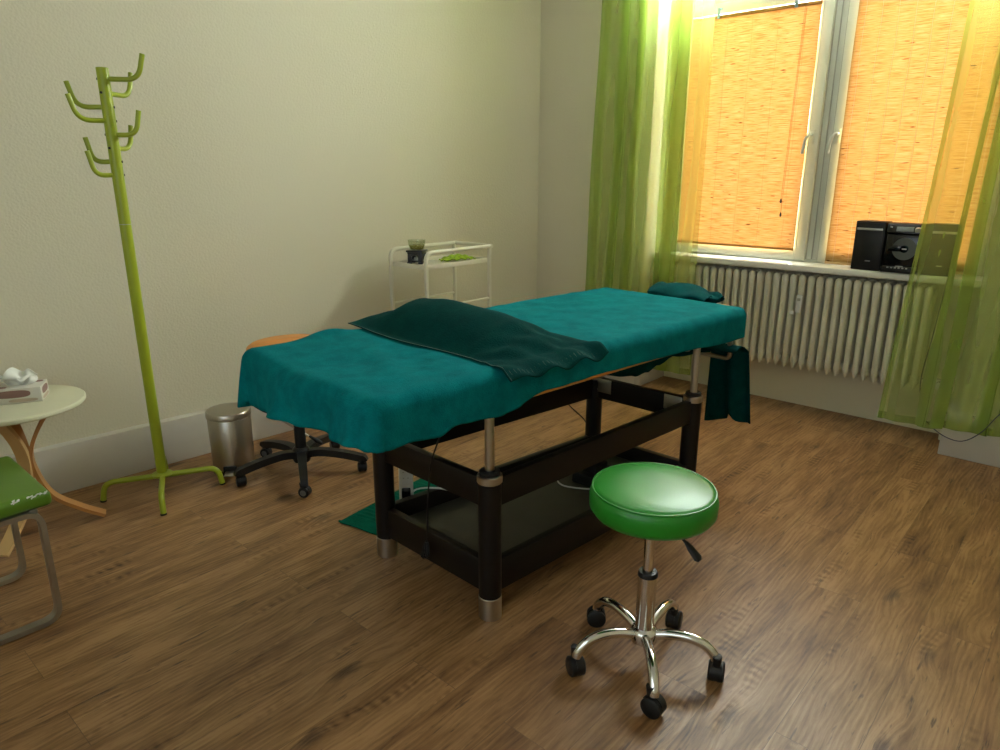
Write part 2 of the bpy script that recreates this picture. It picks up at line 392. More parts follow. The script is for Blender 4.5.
def vnoise(x, y):
    xi, yi = math.floor(x), math.floor(y); fx, fy = x-xi, y-yi
    fx = fx*fx*(3-2*fx); fy = fy*fy*(3-2*fy)
    a, b, c, d = hsh(xi, yi), hsh(xi+1, yi), hsh(xi, yi+1), hsh(xi+1, yi+1)
    return (a*(1-fx)+b*fx)*(1-fy)+(c*(1-fx)+d*fx)*fy
def interp(x, tab):
    if x <= tab[0][0]: return tab[0][1]
    for (a, b), (c, d) in zip(tab, tab[1:]):
        if x <= c:
            t = (x-a)/(c-a); t = t*t*(3-2*t); return b+(d-b)*t
    return tab[-1][1]
def bm_grid(bm, f, nu, nv, thick=0.0):
    """sheet from f(i/nu, j/nv); with thickness both faces and rim"""
    P = [[V(f(i/nu, j/nv)) for j in range(nv+1)] for i in range(nu+1)]
    top = [[bm.verts.new(p) for p in row] for row in P]
    for i in range(nu):
        for j in range(nv): bm.faces.new((top[i][j], top[i+1][j], top[i+1][j+1], top[i][j+1]))
    if thick:
        bot = []
        for i in range(nu+1):
            row = []
            for j in range(nv+1):
                du = P[min(i+1, nu)][j]-P[max(i-1, 0)][j]; dv = P[i][min(j+1, nv)]-P[i][max(j-1, 0)]
                n = du.cross(dv); n = n.normalized() if n.length > 1e-9 else V((0, 0, 1))
                row.append(bm.verts.new(P[i][j]-n*thick))
            bot.append(row)
        for i in range(nu):
            for j in range(nv): bm.faces.new((bot[i][j], bot[i][j+1], bot[i+1][j+1], bot[i+1][j]))
        for i in range(nu):
            bm.faces.new((top[i][0], bot[i][0], bot[i+1][0], top[i+1][0])); bm.faces.new((top[i][nv], top[i+1][nv], bot[i+1][nv], bot[i][nv]))
        for j in range(nv):
            bm.faces.new((top[0][j], top[0][j+1], bot[0][j+1], bot[0][j])); bm.faces.new((top[nu][j], bot[nu][j], bot[nu][j+1], top[nu][j+1]))
    return top

# ------------------------------------------------------------------ the room
ZC = 3.0
ad = V((-.062, -.998, 0)).normalized(); an = V((-ad.y, ad.x, 0))      # left wall direction and its normal
if an.x < 0: an = -an
b = B(); bm_box(b, (2.1, -2.4, -.05), (5.6, 6.2, .1)); struct('floor', b, M['floor'], 'brown oak look laminate floor of knotty planks', 0)
b = B(); bm_box(b, (2.1, -2.4, ZC+.05), (5.6, 6.2, .1)); struct('ceiling', b, M['ceiling'], 'plain pale ceiling of the treatment room', 0)
def slab_along(bm, s0, s1, off0, off1, z0, z1, bevel=0):
    """box along the left wall: s from the corner towards the camera, off along the room-side normal"""
    c = ad*((s0+s1)/2)+an*((off0+off1)/2)
    rot = Matrix((ad, an, V((0, 0, 1)))).transposed()
    bm_box(bm, (c.x, c.y, (z0+z1)/2), (s1-s0, off1-off0, z1-z0), rot, bevel)
b = B(); slab_along(b, -.15, 5.5, -.2, -.05, 0, ZC); struct('wall_left', b, M['wall'], 'cream textured plaster wall behind the coat rack', 0)
b = B(); slab_along(b, -.02, 5.4, -.05, 0, 0, .226, .004); struct('baseboard_left', b, M['base'], 'tall greige boxed baseboard along the left wall')
# window wall: two piers, lintel and the recessed parapet below the sill
JL, JR, YB = .86, 2.74, .36
b = B()
bm_box(b, ((-.2+JL)/2, .25, ZC/2), (JL+.2, .4, ZC)); bm_box(b, ((JR+4.5)/2, .25, ZC/2), (4.5-JR, .4, ZC))
bm_box(b, ((JL+JR)/2, .25, (2.86+ZC)/2), (JR-JL, .4, ZC-2.86)); bm_box(b, ((JL+JR)/2, .395, .435), (JR-JL, .11, .87))
struct('wall_back', b, M['wall'], 'cream plaster window wall with radiator niche', 0)
b = B()
bm_box(b, (.42, .025, .113), (.88, .05, .226), bevel=.004)
bm_box(b, (.885, .17, .113), (.05, .34, .226), bevel=.004)
bm_box(b, (2.715, .195, .113), (.05, .29, .226))
bm_box(b, ((2.69+4.4)/2, .025, .113), (1.71, .05, .226), bevel=.004)
struct('baseboard_back', b, M['base'], 'tall boxed baseboard along the window wall piers')
b = B(); bm_box(b, (4.5, -2.4, ZC/2), (.15, 6.0, ZC)); struct('wall_right', b, M['wall'], 'cream plaster wall on the right side', 0)
b = B()
W0, W1, Z0, Z1 = 1.3, 3.9, .85, 2.5  # opening added out of view, only to let in frontal fill
bm_box(b, ((-.6+W0)/2, -5.35, ZC/2), (W0+.6, .15, ZC)); bm_box(b, ((W1+4.6)/2, -5.35, ZC/2), (4.6-W1, .15, ZC))
bm_box(b, ((W0+W1)/2, -5.35, Z0/2), (W1-W0, .15, Z0)); bm_box(b, ((W0+W1)/2, -5.35, (Z1+ZC)/2), (W1-W0, .15, ZC-Z1))
struct('wall_front', b, M['wall'], 'cream plaster wall with an added unseen fill light opening behind the viewer', 0)
b = B()
for x in (W0+.03, (W0+W1)/2, W1-.03): bm_box(b, (x, -5.35, (Z0+Z1)/2), (.06, .06, Z1-Z0), bevel=.004)
for zz in (Z0+.03, Z1-.03): bm_box(b, ((W0+W1)/2, -5.35, zz), (W1-W0, .06, .06), bevel=.004)
w2 = struct('window_fill', b, M['upvc'], 'added unseen white window for fill light behind the viewer')  # made-up window, out of view, framing the fill opening
b = B(); bm_box(b, ((W0+W1)/2, -5.36, (Z0+Z1)/2), (W1-W0-.1, .006, Z1-Z0-.1)); obj('glass', b, M['glass'], w2, 0)

# window: outer frame with centre post, two sashes, transom lights above
b = B()
fy, fd = .345, .07
def fr_bar(x0, x1, z0, z1, y0=.31, y1=.38, bv=.004, bm=None): bm_box(bm if bm is not None else b, ((x0+x1)/2, (y0+y1)/2, (z0+z1)/2), (x1-x0, y1-y0, z1-z0), bevel=bv)
fr_bar(.86, .915, .87, 2.86); fr_bar(2.685, 2.74, .87, 2.86); fr_bar(.915, 2.685, .87, .915); fr_bar(.915, 2.685, 2.38, 2.44); fr_bar(.915, 2.685, 2.81, 2.86)
fr_bar(1.79, 1.885, .915, 2.38); fr_bar(1.79, 1.885, 2.44, 2.81)
win = struct('window_1', b, M['upvc'], 'white double window with centre post and bamboo blinds')
def sash(x0, x1, z0, z1, hx, hdir):
    s = B(); w = .062
    fr_bar(x0, x0+w, z0, z1, .29, .345, .005, s); fr_bar(x1-w, x1, z0, z1, .29, .345, .005, s)
    fr_bar(x0+w, x1-w, z0, z0+w, .29, .345, .005, s); fr_bar(x0+w, x1-w, z1-w, z1, .29, .345, .005, s)
    # raised inner lip
    fr_bar(x0+w-.008, x0+w+.004, z0+w, z1-w, .286, .30, .002, s); fr_bar(x1-w-.004, x1-w+.008, z0+w, z1-w, .286, .30, .002, s)
    so = obj('sash', s, M['upvc'], win)
    g = B(); bm_box(g, ((x0+x1)/2, .325, (z0+z1)/2), (x1-x0-2*w+.01, .006, z1-z0-2*w+.01)); obj('glass', g, M['glass'], so, 0)
    if hx:
        h = B(); bm_box(h, (hx, .287, 1.607), (.026, .008, .075), bevel=.003)
        bm_tube(h, rounded([(hx, .29, 1.62), (hx, .24, 1.62), (hx-.018*hdir, .235, 1.60), (hx-.03*hdir, .235, 1.515)], .02), .0085, 10)
        obj('handle', h, M['upvc'], so)
sash(.905, 1.80, .905, 2.385, 1.765, 1); sash(1.875, 2.695, .905, 2.385, 1.905, 1)
g = B()
for x in (1.805, 1.838, 1.872): fr_bar(x-.0025, x+.0025, .915, 2.38, .302, .312, 0, g)
obj('gasket', g, M['gasket'], win, 0)
for x0, x1 in ((.915, 1.79), (1.885, 2.685)):
    g = B(); bm_box(g, ((x0+x1)/2, .345, 2.625), (x1-x0, .006, .37)); obj('transom_glass', g, M['glass'], win, 0)
b = B()
bm_box(b, (1.80, .245, .883), (1.88, .19, .026), bevel=.006); bm_box(b, (1.80, .153, .876), (1.88, .014, .036), bevel=.006)
sill = struct('trim_1', b, M['white_paint'], 'white window sill above the radiator')

# ------------------------------------------------------------------ bamboo blinds
def blind(x0, x1, z0, z1, label, seed, hooks, cord):
    t = thing('bamboo_blind', label, 'blind', ((x0+x1)/2, .274, z0), 0, None)
    w = x1-x0; h = z1-z0; n = int(h/.0052)
    b = B()
    def f(u, v):
        x = (u-.5)*w+.0008*math.sin(v*17+seed)
        z = v*h; k = v*n*PI
        return (x, -.0016*abs(math.sin(k))+.003*math.sin(u*5+seed+v*3), z)
    bm_grid(b, f, 14, n*2)
    obj('cane_mat', b, M['bamboo'], t, 0)
    b = B(); bm_box(b, (0, -.004, .006), (w+.004, .008, .014), bevel=.003); obj('bottom_rail', b, M['bamboo_cord'] if cord else M['beech_light'], t)
    b = B(); bm_box(b, (0, 0, h-.006), (w, .014, .02), bevel=.003); obj('top_rail', b, M['bamboo_cord'] if cord else M['beech_light'], t)
    b = B()
    k = 5 if cord else 9
    for i in range(k):
        x = (i+.5)/k*w-w/2
        bm_tube(b, [(x+.002*math.sin(q*.9+i), -.0045, q/24*h) for q in range(25)], .0006, 4)
    obj('warp_string', b, M['bamboo_cord'] if cord else M['card_beige'], t)
    for hx in hooks:
        b = B(); bm_box(b, (hx-(x0+x1)/2, -.010, h+.012), (.018, .006, .06), bevel=.002); bm_box(b, (hx-(x0+x1)/2, .004, h+.040), (.018, .03, .005), bevel=.001)
        obj('hook', b, M['blind_hook'], t)
    if cord:
        for xx, zz in ((.285, .30), (.292, .22)):
            b = B(); bm_tube(b, [(xx+.012, -.012, h), (xx+.004, -.014, h*.6), (xx-.006, -.012, zz)], .0012, 6)
            c = obj('pull_cord', b, M['bamboo_cord'], t)
            b = B(); bm_lathe(b, [(0, 0), (.005, .002), (.006, .014), (.003, .026), (0, .027)], (xx-.006, -.012, zz-.026), 10); obj('tassel', b, M['black_plastic'], c)
    return t
blind(.975, 1.738, .962, 2.312, 'orange bamboo roller blind on the left sash with pull cords', 1, (1.145, 1.602), True)
blind(1.928, 2.656, .902, 2.312, 'orange bamboo blind on the right sash behind the stereo', 4, (2.10, 2.50), False)

# ------------------------------------------------------------------ curtains
def curtain(label, top, bot, ztop, zbot, hem_edge):
    """top/bot: plan control points (x, y); folds run between them"""
    t = thing('sheer_curtain', label, 'curtain', (0, 0, 0), 0, 'lime green voile curtains at the window')
    T = bez([(x, y, 0) for x, y in top], 12); Bt = bez([(x, y, 0) for x, y in bot], 12)
    n = len(T)-1; nv = 60
    b = B()
    def f(u, v):
        i = round(u*n); a, c = T[i], Bt[i]
        p = a.lerp(c, v)
        w = .005*math.sin(v*9+p.x*14)*(.3+v)
        zb = zbot[0] + (zbot[1]-zbot[0])*interp(u, hem_edge)
        return (p.x+w, p.y+.009*math.sin(v*4+p.x*48)*(.6+.4*v)+.004*math.sin(v*13+p.x*21), ztop+(zb-ztop)*v)
    bm_grid(b, f, n, nv)
    obj('voile', b, M['curtain'], t, 180)
    b = B()
    def fh(u, v):
        x, y, z = f(u, 1.0); x2, y2, z2 = f(u, .985)
        return (x+(x2-x)*v, y-.0015, z+(z2-z)*v)
    bm_grid(b, fh, n, 2); obj('bottom_hem', b, M['curtain'], t, 180)
    return t
def folds(x0, x1, fr, amp, yc):
    return [(x0+(x1-x0)*f, yc-amp*2+amp*4*i/(len(fr)-1)) for i, f in enumerate(fr)]     # layers never cross
FL = [.11, .0, .15, .29, .20, .42, .35, .50, .82, .63, .80, 1.0]
lt = folds(.535, 1.262, FL, .013, -.045); lb = folds(.455, 1.268, FL, .018, -.045)
cl = curtain('lime green sheer curtain hanging left of the window', lt, lb, 2.78, (.17, .15), [(0, 0), (1, 1)])
FR = [.03, .0, .10, .20, .27, .23, .33, .38, .31, .42, .52, .64, .58, .70, .8, .74, .88, 1.0]
rt = folds(2.535, 3.12, FR, .018, -.05); rb = folds(2.418, 3.16, FR, .03, -.075)
curtain('lime green sheer curtain hanging right of the window before the stereo', rt, rb, 2.78, (.165, .175), [(0, .3), (.2, .2), (.3, -.6), (.5, .2), (1, 1)])
rod = B(); bm_tube(rod, [(.35, -.045, 2.80), (3.3, -.045, 2.80)], .012, 12)
for x in (.45, 1.8, 3.2): bm_tube(rod, [(x, -.045, 2.80), (x, .055, 2.80)], .007, 8)
tag(obj('curtain_rod', rod, M['white_plastic']), 'white curtain rod above the window carrying both sheer curtains', 'curtain rod')

# ------------------------------------------------------------------ radiator
rad = thing('column_radiator', 'cream cast column radiator under the window sill', 'radiator', (0, 0, 0))
b = B()
def column(y, x=0):
    pr = [(.268, .004), (.285, .010), (.31, .0155), (.36, .0170), (.60, .0170), (.72, .0175), (.78, .020), (.812, .0225), (.828, .018), (.836, .008)]
    bm_tube(b, [(x, y, z) for z, r in pr], [r for z, r in pr], 10, 1.0)
for y in (.185, .235, .285): column(y)
bm_tube(b, [(0, .168, .80), (0, .178, .802), (0, .24, .802), (0, .29, .802), (0, .303, .80)], [.006, .021, .0225, .021, .006], 12, 1.35)
bm_tube(b, [(0, .172, .318), (0, .18, .316), (0, .24, .316), (0, .29, .316), (0, .30, .316)], [.006, .017, .0235, .017, .006], 12, 1.3)
bm_tube(b, [(-.025, .24, .802), (.025, .24, .802)], .020, 12, caps=False)
bm_tube(b, [(-.025, .24, .316), (.025, .24, .316)], .020, 12, caps=False)
s0 = obj('radiator_section', b, M['radiator'], rad); s0.location = (.99, 0, 0)
for i in range(1, 31):
    c = s0.copy(); COL.objects.link(c); c.parent = rad; c.location = (.99+.0502*i, 0, 0)
b = B()
for x in (1.2, 2.3):
    for zz in (.70, .36):
        b = B(); bm_box(b, (x, .318, zz), (.02, .07, .03), bevel=.004); obj('wall_bracket', b, M['radiator'], rad)
b = B(); bm_tube(b, rounded([(2.50, .24, .316), (2.615, .24, .316), (2.66, .24, .316), (2.66, .24, .17), (2.66, .24, .0)], .03), .011, 10)
obj('pipe', b, M['radiator'], rad)
b = B(); bm_tube(b, [(2.575, .24, .316), (2.585, .24, .316), (2.61, .24, .316), (2.65, .24, .316)], [.012, .022, .022, .016], 16)
bm_tube(b, [(2.62, .24, .316), (2.62, .20, .316), (2.62, .165, .316)], [.016, .024, .021], 14); obj('valve_knob', b, M['white_plastic'], rad)
b = B(); bm_box(b, (1.8485, .157, .668), (.032, .026, .105), bevel=.005); obj('heat_meter', b, M['white_plastic'], rad)
b = B(); bm_box(b, (1.8485, .1432, .695), (.018, .002, .016), bevel=.0005); obj('meter_window', b, M['gasket'], rad)
b = B(); bm_box(b, (1.812, .160, .612), (.028, .02, .022), bevel=.004); obj('meter_clip', b, M['white_plastic'], rad)

# ------------------------------------------------------------------ massage table
LA, LB, LC, LD = V((1.316, -2.548, 0)), V((1.876, -2.571, 0)), V((1.978, -1.41, 0)), V((1.475, -1.40, 0))
NT = V((1.922, -3.044, 0)); TD = V((.094, .9956, 0)); WD = V((-.9956, .094, 0)); WT, LT = .765, 1.845
def tl(u, v, z): return NT+WD*u+TD*v+V((0, 0, z))
rotT = Matrix((WD, TD, V((0, 0, 1)))).transposed()
mt = thing('massage_table', 'black framed massage table with orange pad under teal towelling', 'massage table', (0, 0, 0))
b = B(); bm_box(b, tl(WT/2, LT/2, .8085), (WT-.014, LT-.02, .104), rotT, .014, 4); obj('padded_top', b, M['orange_vinyl'], mt)
b = B(); bm_box(b, tl(WT/2, LT/2, .745), (WT-.12, LT-.14, .022), rotT, .004); obj('top_board', b, M['black_wood'], mt)
for P, zt in ((LA, .74), (LB, .74), (LC, .745), (LD, .74)):
    b = B(); cyl(b, (P.x, P.y, 0), .0375, .078, .492, 36, .003); lg = obj('leg', b, M['black_wood'], mt)
    b = B(); cyl(b, (P.x, P.y, 0), .0385, 0, .08, 36, .002); obj('foot_sleeve', b, M['steel'], lg)
    b = B(); cyl(b, (P.x, P.y, 0), .0405, .485, .512, 36, .003); obj('collar', b, M['steel'], lg)
    b = B(); cyl(b, (P.x, P.y, 0), .033, .511, .526, 36, .003); obj('cap', b, M['black_plastic'], lg)
    b = B(); cyl(b, (P.x, P.y, 0), .0150, .52, zt, 24, .001); obj('lift_pole', b, M['steel'], mt)
for a, c in ((LA, LB), (LB, LC), (LC, LD), (LD, LA)):
    d = (c-a).normalized()
    b = B(); bm_beam(b, a+d*.03+V((0, 0, .445)), c-d*.03+V((0, 0, .445)), .030, .098); obj('upper_beam', b, M['black_wood'], mt)
    b = B(); bm_beam(b, a+d*.03+V((0, 0, .145)), c-d*.03+V((0, 0, .145)), .030, .115); obj('lower_beam', b, M['black_wood'], mt)
b = B()
vs = [b.verts.new(p+V((0, 0, .135))) for p in (LA, LB, LC, LD)]; vb = [b.verts.new(p+V((0, 0, .122))) for p in (LA, LB, LC, LD)]
b.faces.new(vs); b.faces.new(vb[::-1])
for i in range(4): b.faces.new((vs[i], vb[i], vb[(i+1) % 4], vs[(i+1) % 4]))
obj('shelf_tray', b, M['tray'], mt, 0)
# lift bracket plates, on the far cross beam
dc = (LC-LD).normalized(); nn = V((-dc.y, dc.x, 0))
for q in (.06, .42):
    b = B(); p = LD+dc*q-nn*.018+V((0, 0, .462)); bm_box(b, p, (.085, .004, .065), Matrix((dc, nn, V((0, 0, 1)))).transposed(), .001)
    for k in range(4): bm_box(b, p-nn*.003+dc*(.03*(-1 if k % 2 else 1))+V((0, 0, .02*(1 if k > 1 else -1))), (.008, .003, .008), Matrix((dc, nn, V((0, 0, 1)))).transposed(), .001)
    obj('bracket_plate', b, M['dull_steel'], mt)
# small lift motor block standing in the tray
b = B(); p = (LC+LD)/2; bm_box(b, (p.x-.03, p.y-.30, .16), (.13, .16, .05), bevel=.006); bm_box(b, (p.x-.03, p.y-.30, .20), (.07, .09, .04), bevel=.006); obj('control_box', b, M['black_plastic'], mt)
# head end: rest and towel bar
b = B(); bm_tube(b, rounded([tl(.60, LT-.12, .735), tl(.60, LT+.10, .735), tl(.60, LT+.13, .60), tl(.13, LT+.13, .60), tl(.13, LT+.10, .735), tl(.13, LT-.12, .735)], .03), .010, 12); obj('towel_bar', b, M['steel'], mt)
b = B(); bm_box(b, tl(.38, LT+.16, .79), (.32, .26, .05), rotT, .02, 3); obj('head_rest', b, M['orange_vinyl'], mt)
b = B(); bm_beam(b, tl(.30, LT-.15, .755), tl(.30, LT+.2, .755), .03, .02); obj('head_rest_rail', b, M['steel'], mt)
b = B(); bm_beam(b, tl(.44, LT-.15, .755), tl(.44, LT+.2, .755), .03, .02); obj('head_rest_rail', b, M['steel'], mt)

# fitted teal terry cover
hemN = [(-.2, .16), (0, .125), (.07, .127), (.19, .130), (.246, .112), (.33, .118), (.43, .124), (.62, .090), (.88, .089), (1.22, .096), (1.77, .116), (1.9, .12)]
hemE = [(0, .118), (.016, .118), (.2, .138), (.365, .142), (.47, .145), (.59, .170), (.71, .180), (.78, .185)]
def cover(u, v, nu=88, nv=150):
    e = .03; R_ = .034; ext = .20
    a = -ext+u*(WT+2*ext); c = -ext+v*(LT+2*ext)
    ca = min(max(a, R_), WT-R_); cc = min(max(c, R_), LT-R_)
    dx, dy = a-ca, c-cc; m = max(abs(dx), abs(dy))
    # gentle dents and lumps of the top
    lump = .004*(vnoise(a*9+3, c*7)-.5)+.003*(vnoise(a*23, c*19)-.5)
    lump += .020*math.exp(-((a-.76)**2/.003+(c-.29)**2/.006))          # tuck on the far side
    lump += -.012*math.exp(-((a-.42)**2/.03+(c-.10)**2/.03))
    lump += .006*math.exp(-((c-.16-.25*a)**2/.0016))*(1 if a < .5 else .5)
    top = .8705+lump
    if m < 1e-6: return tl(ca, cc, top)
    d2 = math.hypot(dx, dy); nx, ny = dx/d2, dy/d2
    mm = m/(ext+R_)*1.0                                        # 0..1
    wE = max(0, -ny); wN = max(0, -nx); wF = max(0, ny); wL = max(0, nx)
    s = wE+wN+wF+wL
    hem = (wE*interp(ca, hemE)+wN*interp(cc, hemN)+wF*.118+wL*(.13 if c > .2 else .19))/s
    d = mm*(hem+R_*.57+.004)
    arc = R_*PI/2
    if d < arc: out = R_*math.sin(d/R_); dr = R_*(1-math.cos(d/R_))
    else: out = R_; dr = R_+(d-arc)
    fr = dr/hem
    per = ca*1.0 if abs(dy) > abs(dx) else cc
    wav = .010*math.sin(per*21+ (2 if dy < 0 else 0))+.005*math.sin(per*47+1)
    if ny < -.3: out += (.014+.024*math.sin(ca*15+.9)+.008*math.sin(ca*41))*fr*fr*abs(ny)*min(1, ca/.12)
    if nx > .2 and ny < -.1: out += .035*fr
    if ny < -.3: top -= 0; out += .014*math.exp(-((ca-.40)/.10)**2)*math.sin(min(1, fr*1.3)*PI)-.012*math.exp(-((ca-.22)/.06)**2)*math.sin(fr*PI)
    out += .003+abs(wav)*fr*(.5 if cc > .5 and nx < 0 else 1.0)*.6
    return tl(ca+nx*out, cc+ny*out, top-dr)
b = B(); bm_grid(b, cover, 96, 170, .0)
tc_ = obj('table_cover', b, M['teal'], None, 180)
tag(tc_, 'teal terry cover fitted over the whole massage table top', 'table cover')
md = tc_.modifiers.new('thick', 'SOLIDIFY'); md.thickness = .004; md.offset = 1

# dark towel draped over the bolster
bolster_v = .60
def bump(v, w): return math.exp(-(v/w)**2*1.0)
def dtowel(u, v):
    # u: across from the near edge (0) to the far edge (1); v: along the table
    a = -.045+u*.885
    flare = max(0, 1-u/.30)
    v0 = .425+.012*math.sin(a*9); v1 = .86+.02*math.sin(a*5)
    c = v0+(v1-v0)*v+ .02*math.sin(v*PI)*0
    h = .105*interp(a, [(.03, 0.0), (.10, .42), (.18, .80), (.30, .93), (.52, 1.0), (.66, .86), (.80, .30), (.83, .2)])
    x = (c-.645)
    prof = max(0.0, 1-(abs(x)/.20)**1.7)
    z = .8765+h*prof**1.15
    wr = flare*flare
    z += wr*.013*math.sin(c*46+a*20)*(.35+v*.8)+.006*math.sin(c*61+a*85)*flare*interp(a, [(.0, .2), (.1, 1), (.3, .3)])+.0025*(vnoise(a*17, c*21)-.5)
    if a < .0:
        z -= (-a)**1.15*.85
    z = max(z, .8765 if a > .012 else .85-.3*(-a))
    if a < .012: z = max(z, .872-max(0, -a)*.9)
    return tl(a - (0 if a > 0 else .006), c, z)
b = B(); bm_grid(b, dtowel, 90, 60, .0)
dt = obj('draped_towel', b, M['dark_teal'], None, 180); tag(dt, 'dark green terry towel humped over a bolster on the covered table', 'towel')
md = dt.modifiers.new('thick', 'SOLIDIFY'); md.thickness = .003; md.offset = 1
# pale stitched border along its edge
b = B(); pts = [dtowel(i/60, .012)+V((0, 0, .0032)) for i in range(61)]; bm_tube(b, pts, .0006, 5); 
o = obj('border_stitch', b, M['stitch'], dt)
b = B()
for i in range(24):
    p = dtowel(.015, .04+i/24*.95)+V((0, 0, .0035)); q = dtowel(.032, .04+i/24*.95)+V((0, 0, .0035)); bm_tube(b, [p, q], .00045, 4)
obj('side_stitch', b, M['stitch'], dt)

# rolled towel on the head rest
b = B()
def roll(u, v):
    a = .20+u*.37
    ang = v*2*PI
    rr = (.053+.012*math.sin(a*16)+.008*math.sin(ang*4+a*13)+.022*(vnoise(a*20, v*13)-.5))*interp(u, [(0, .35), (.1, .85), (.3, 1), (.85, 1.05), (1, .35)])
    return tl(a, LT+.13+rr*1.5*math.cos(ang), .862+rr*.62*math.sin(ang)+.006*math.sin(a*13))
bm_grid(b, roll, 50, 40)
def flap(u, v):
    a = .21+u*.30; c = LT+.0+v*.22
    return tl(a+.05*v, c, .868+.036*math.sin(v*PI)**.7*math.sin(min(1, u*3)*PI/2)-.05*max(0, v-.8)+.008*math.sin(u*9+v*5))
bm_grid(b, flap, 36, 20, .006)
tag(obj('rolled_towel', b, M['mid_teal'], None, 180), 'bunched petrol green towel lying on the head rest past the table end', 'towel')
# towel hanging from the bar
b = B()
def hang(u, v):
    a = .062+u*.175
    wav = .028*math.sin(u*11+.5)*(.15+v)
    s = v*1.0
    top = .655
    bot = .300+.050*math.exp(-((u-.42)/.13)**2)-.025*u
    if v < .2:   # comes over the bar
        k = v/.2; return tl(a+.02*(1-k), LT+.09+.06*k, .640+.025*math.sin(k*PI))
    k = (v-.2)/.8
    return tl(a-.03*k*(1-u)+.03*(1-k)*(1-u)*0, LT+.152+wav+.012*k, .640+(bot-.640)*k)
bm_grid(b, hang, 30, 30, .006)
ht = obj('hanging_towel', b, M['dark_teal'], None, 180); tag(ht, 'dark green towel hanging from the bar below the far table end', 'towel')
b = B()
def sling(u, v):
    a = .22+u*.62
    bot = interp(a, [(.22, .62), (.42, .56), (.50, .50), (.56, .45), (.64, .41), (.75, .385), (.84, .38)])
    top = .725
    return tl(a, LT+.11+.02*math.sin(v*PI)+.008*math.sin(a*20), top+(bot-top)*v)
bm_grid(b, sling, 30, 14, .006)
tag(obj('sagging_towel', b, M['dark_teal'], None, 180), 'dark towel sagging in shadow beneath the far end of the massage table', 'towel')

# floor mat
b = B(); mL, mN, mF = V((.973, -2.531, 0)), V((1.418, -2.445, 0)), V((.90, -1.94, 0))
def matf(u, v):
    p = mL+(mN-mL)*u+(mF-mL)*v
    e = min(u, 1-u, v*1.3, (1-v)*1.3)
    rib = .0035*abs(math.sin(v*PI*22)) if (v > .12 and v < .88 and .03 < u < .97) else .0015
    z = .004+rib+.004*vnoise(u*5, v*6)
    if u < .02 and v < .02: z += .006
    return (p.x, p.y, z)
bm_grid(b, matf, 30, 130, .004)
tag(obj('floor_mat', b, M['mat_green'], None, 60), 'dark green ribbed terry mat lying on the floor under the table', 'mat')

# power strip hanging beside the left leg
ps = thing('power_strip', 'white power strip leaning beside the left table leg', 'power strip', (1.272, -2.405, .0))
rt_ = Matrix.Rotation(math.radians(48), 3, 'Z') @ Matrix.Rotation(math.radians(-6), 3, 'X')
b = B(); bm_box(b, (0, 0, .238), (.056, .026, .185), rt_, .011, 3); obj('body', b, M['white_plastic'], ps)
b = B(); bm_box(b, rt_ @ V((0, -.0135, -.045))+V((0, 0, .238)), (.034, .004, .05), rt_, .004); obj('dark_switch', b, M['black_gloss'], ps)
b = B()
for k in range(6):
    bm_box(b, rt_ @ V((-.009+.018*(k % 2), -.0135, .02+.024*(k//2)))+V((0, 0, .238)), (.006, .002, .003), rt_)
obj('socket_marks', b, M['gasket'], ps)
b = B(); bm_tube(b, bez([(0, 0, .150), (.012, .004, .17), (.04, .02, .212), (.10, .085, .212), (.18, .115, .205), (.265, .15, .19), (.315, .168, .168)], 8), .0035, 8); obj('cable', b, M['white_plastic'], ps)
# white cable with plug in the tray
wc = thing('white_cable', 'white charging cable with plug lying in the table tray', 'cable', (0, 0, 0))
b = B(); bm_tube(b, bez([(1.665, -1.675, .155), (1.60, -1.655, .140), (1.57, -1.675, .1395), (1.555, -1.75, .1395), (1.583, -1.822, .1395), (1.644, -1.847, .1395), (1.74, -1.801, .1395), (1.80, -1.75, .1395)], 8), .0033, 8); obj('cord', b, M['white_plastic'], wc)
b = B(); bm_box(b, (1.682, -1.672, .165), (.030, .026, .046), Matrix.Rotation(.5, 3, 'Z'), .006); obj('plug', b, M['white_plastic'], wc)
# black mains cable dropping past the end beam
bc = thing('black_cable', 'black power cable dangling over the near end beam of the table', 'cable', (0, 0, 0))
b = B(); bm_tube(b, bez([(1.70, -2.50, .745), (1.69, -2.56, .66), (1.655, -2.590, .55), (1.625, -2.590, .47), (1.608, -2.592, .35), (1.600, -2.592, .24), (1.594, -2.592, .165)], 8), .0028, 8); obj('cord', b, M['black_plastic'], bc)
b = B()
for k in range(9):
    a = k*.7; bm_tube(b, bez([(1.594+.006*math.cos(a), -2.592+.005*math.sin(a), .175), (1.594+.016*math.cos(a), -2.597-.006*abs(math.sin(a)), .15), (1.594+.018*math.cos(a+.6), -2.602, .12+.01*math.sin(k)), (1.59+.010*math.cos(a+2), -2.595, .112+.004*k)], 5), .0028, 6)
obj('bundled_end', b, M['black_plastic'], bc)
b = B(); bm_tube(b, bez([(1.18, -.95, .004), (1.05, -.84, .004), (.98, -.78, .004), (.80, -.66, .005), (.62, -.52, .004), (.45, -.46, .004), (.30, -.25, .004), (.12, -.06, .004)], 8), .0035, 8)
tag(obj('floor_cable', b, M['black_plastic']), 'black cable lying on the floor beyond the massage table', 'cable')

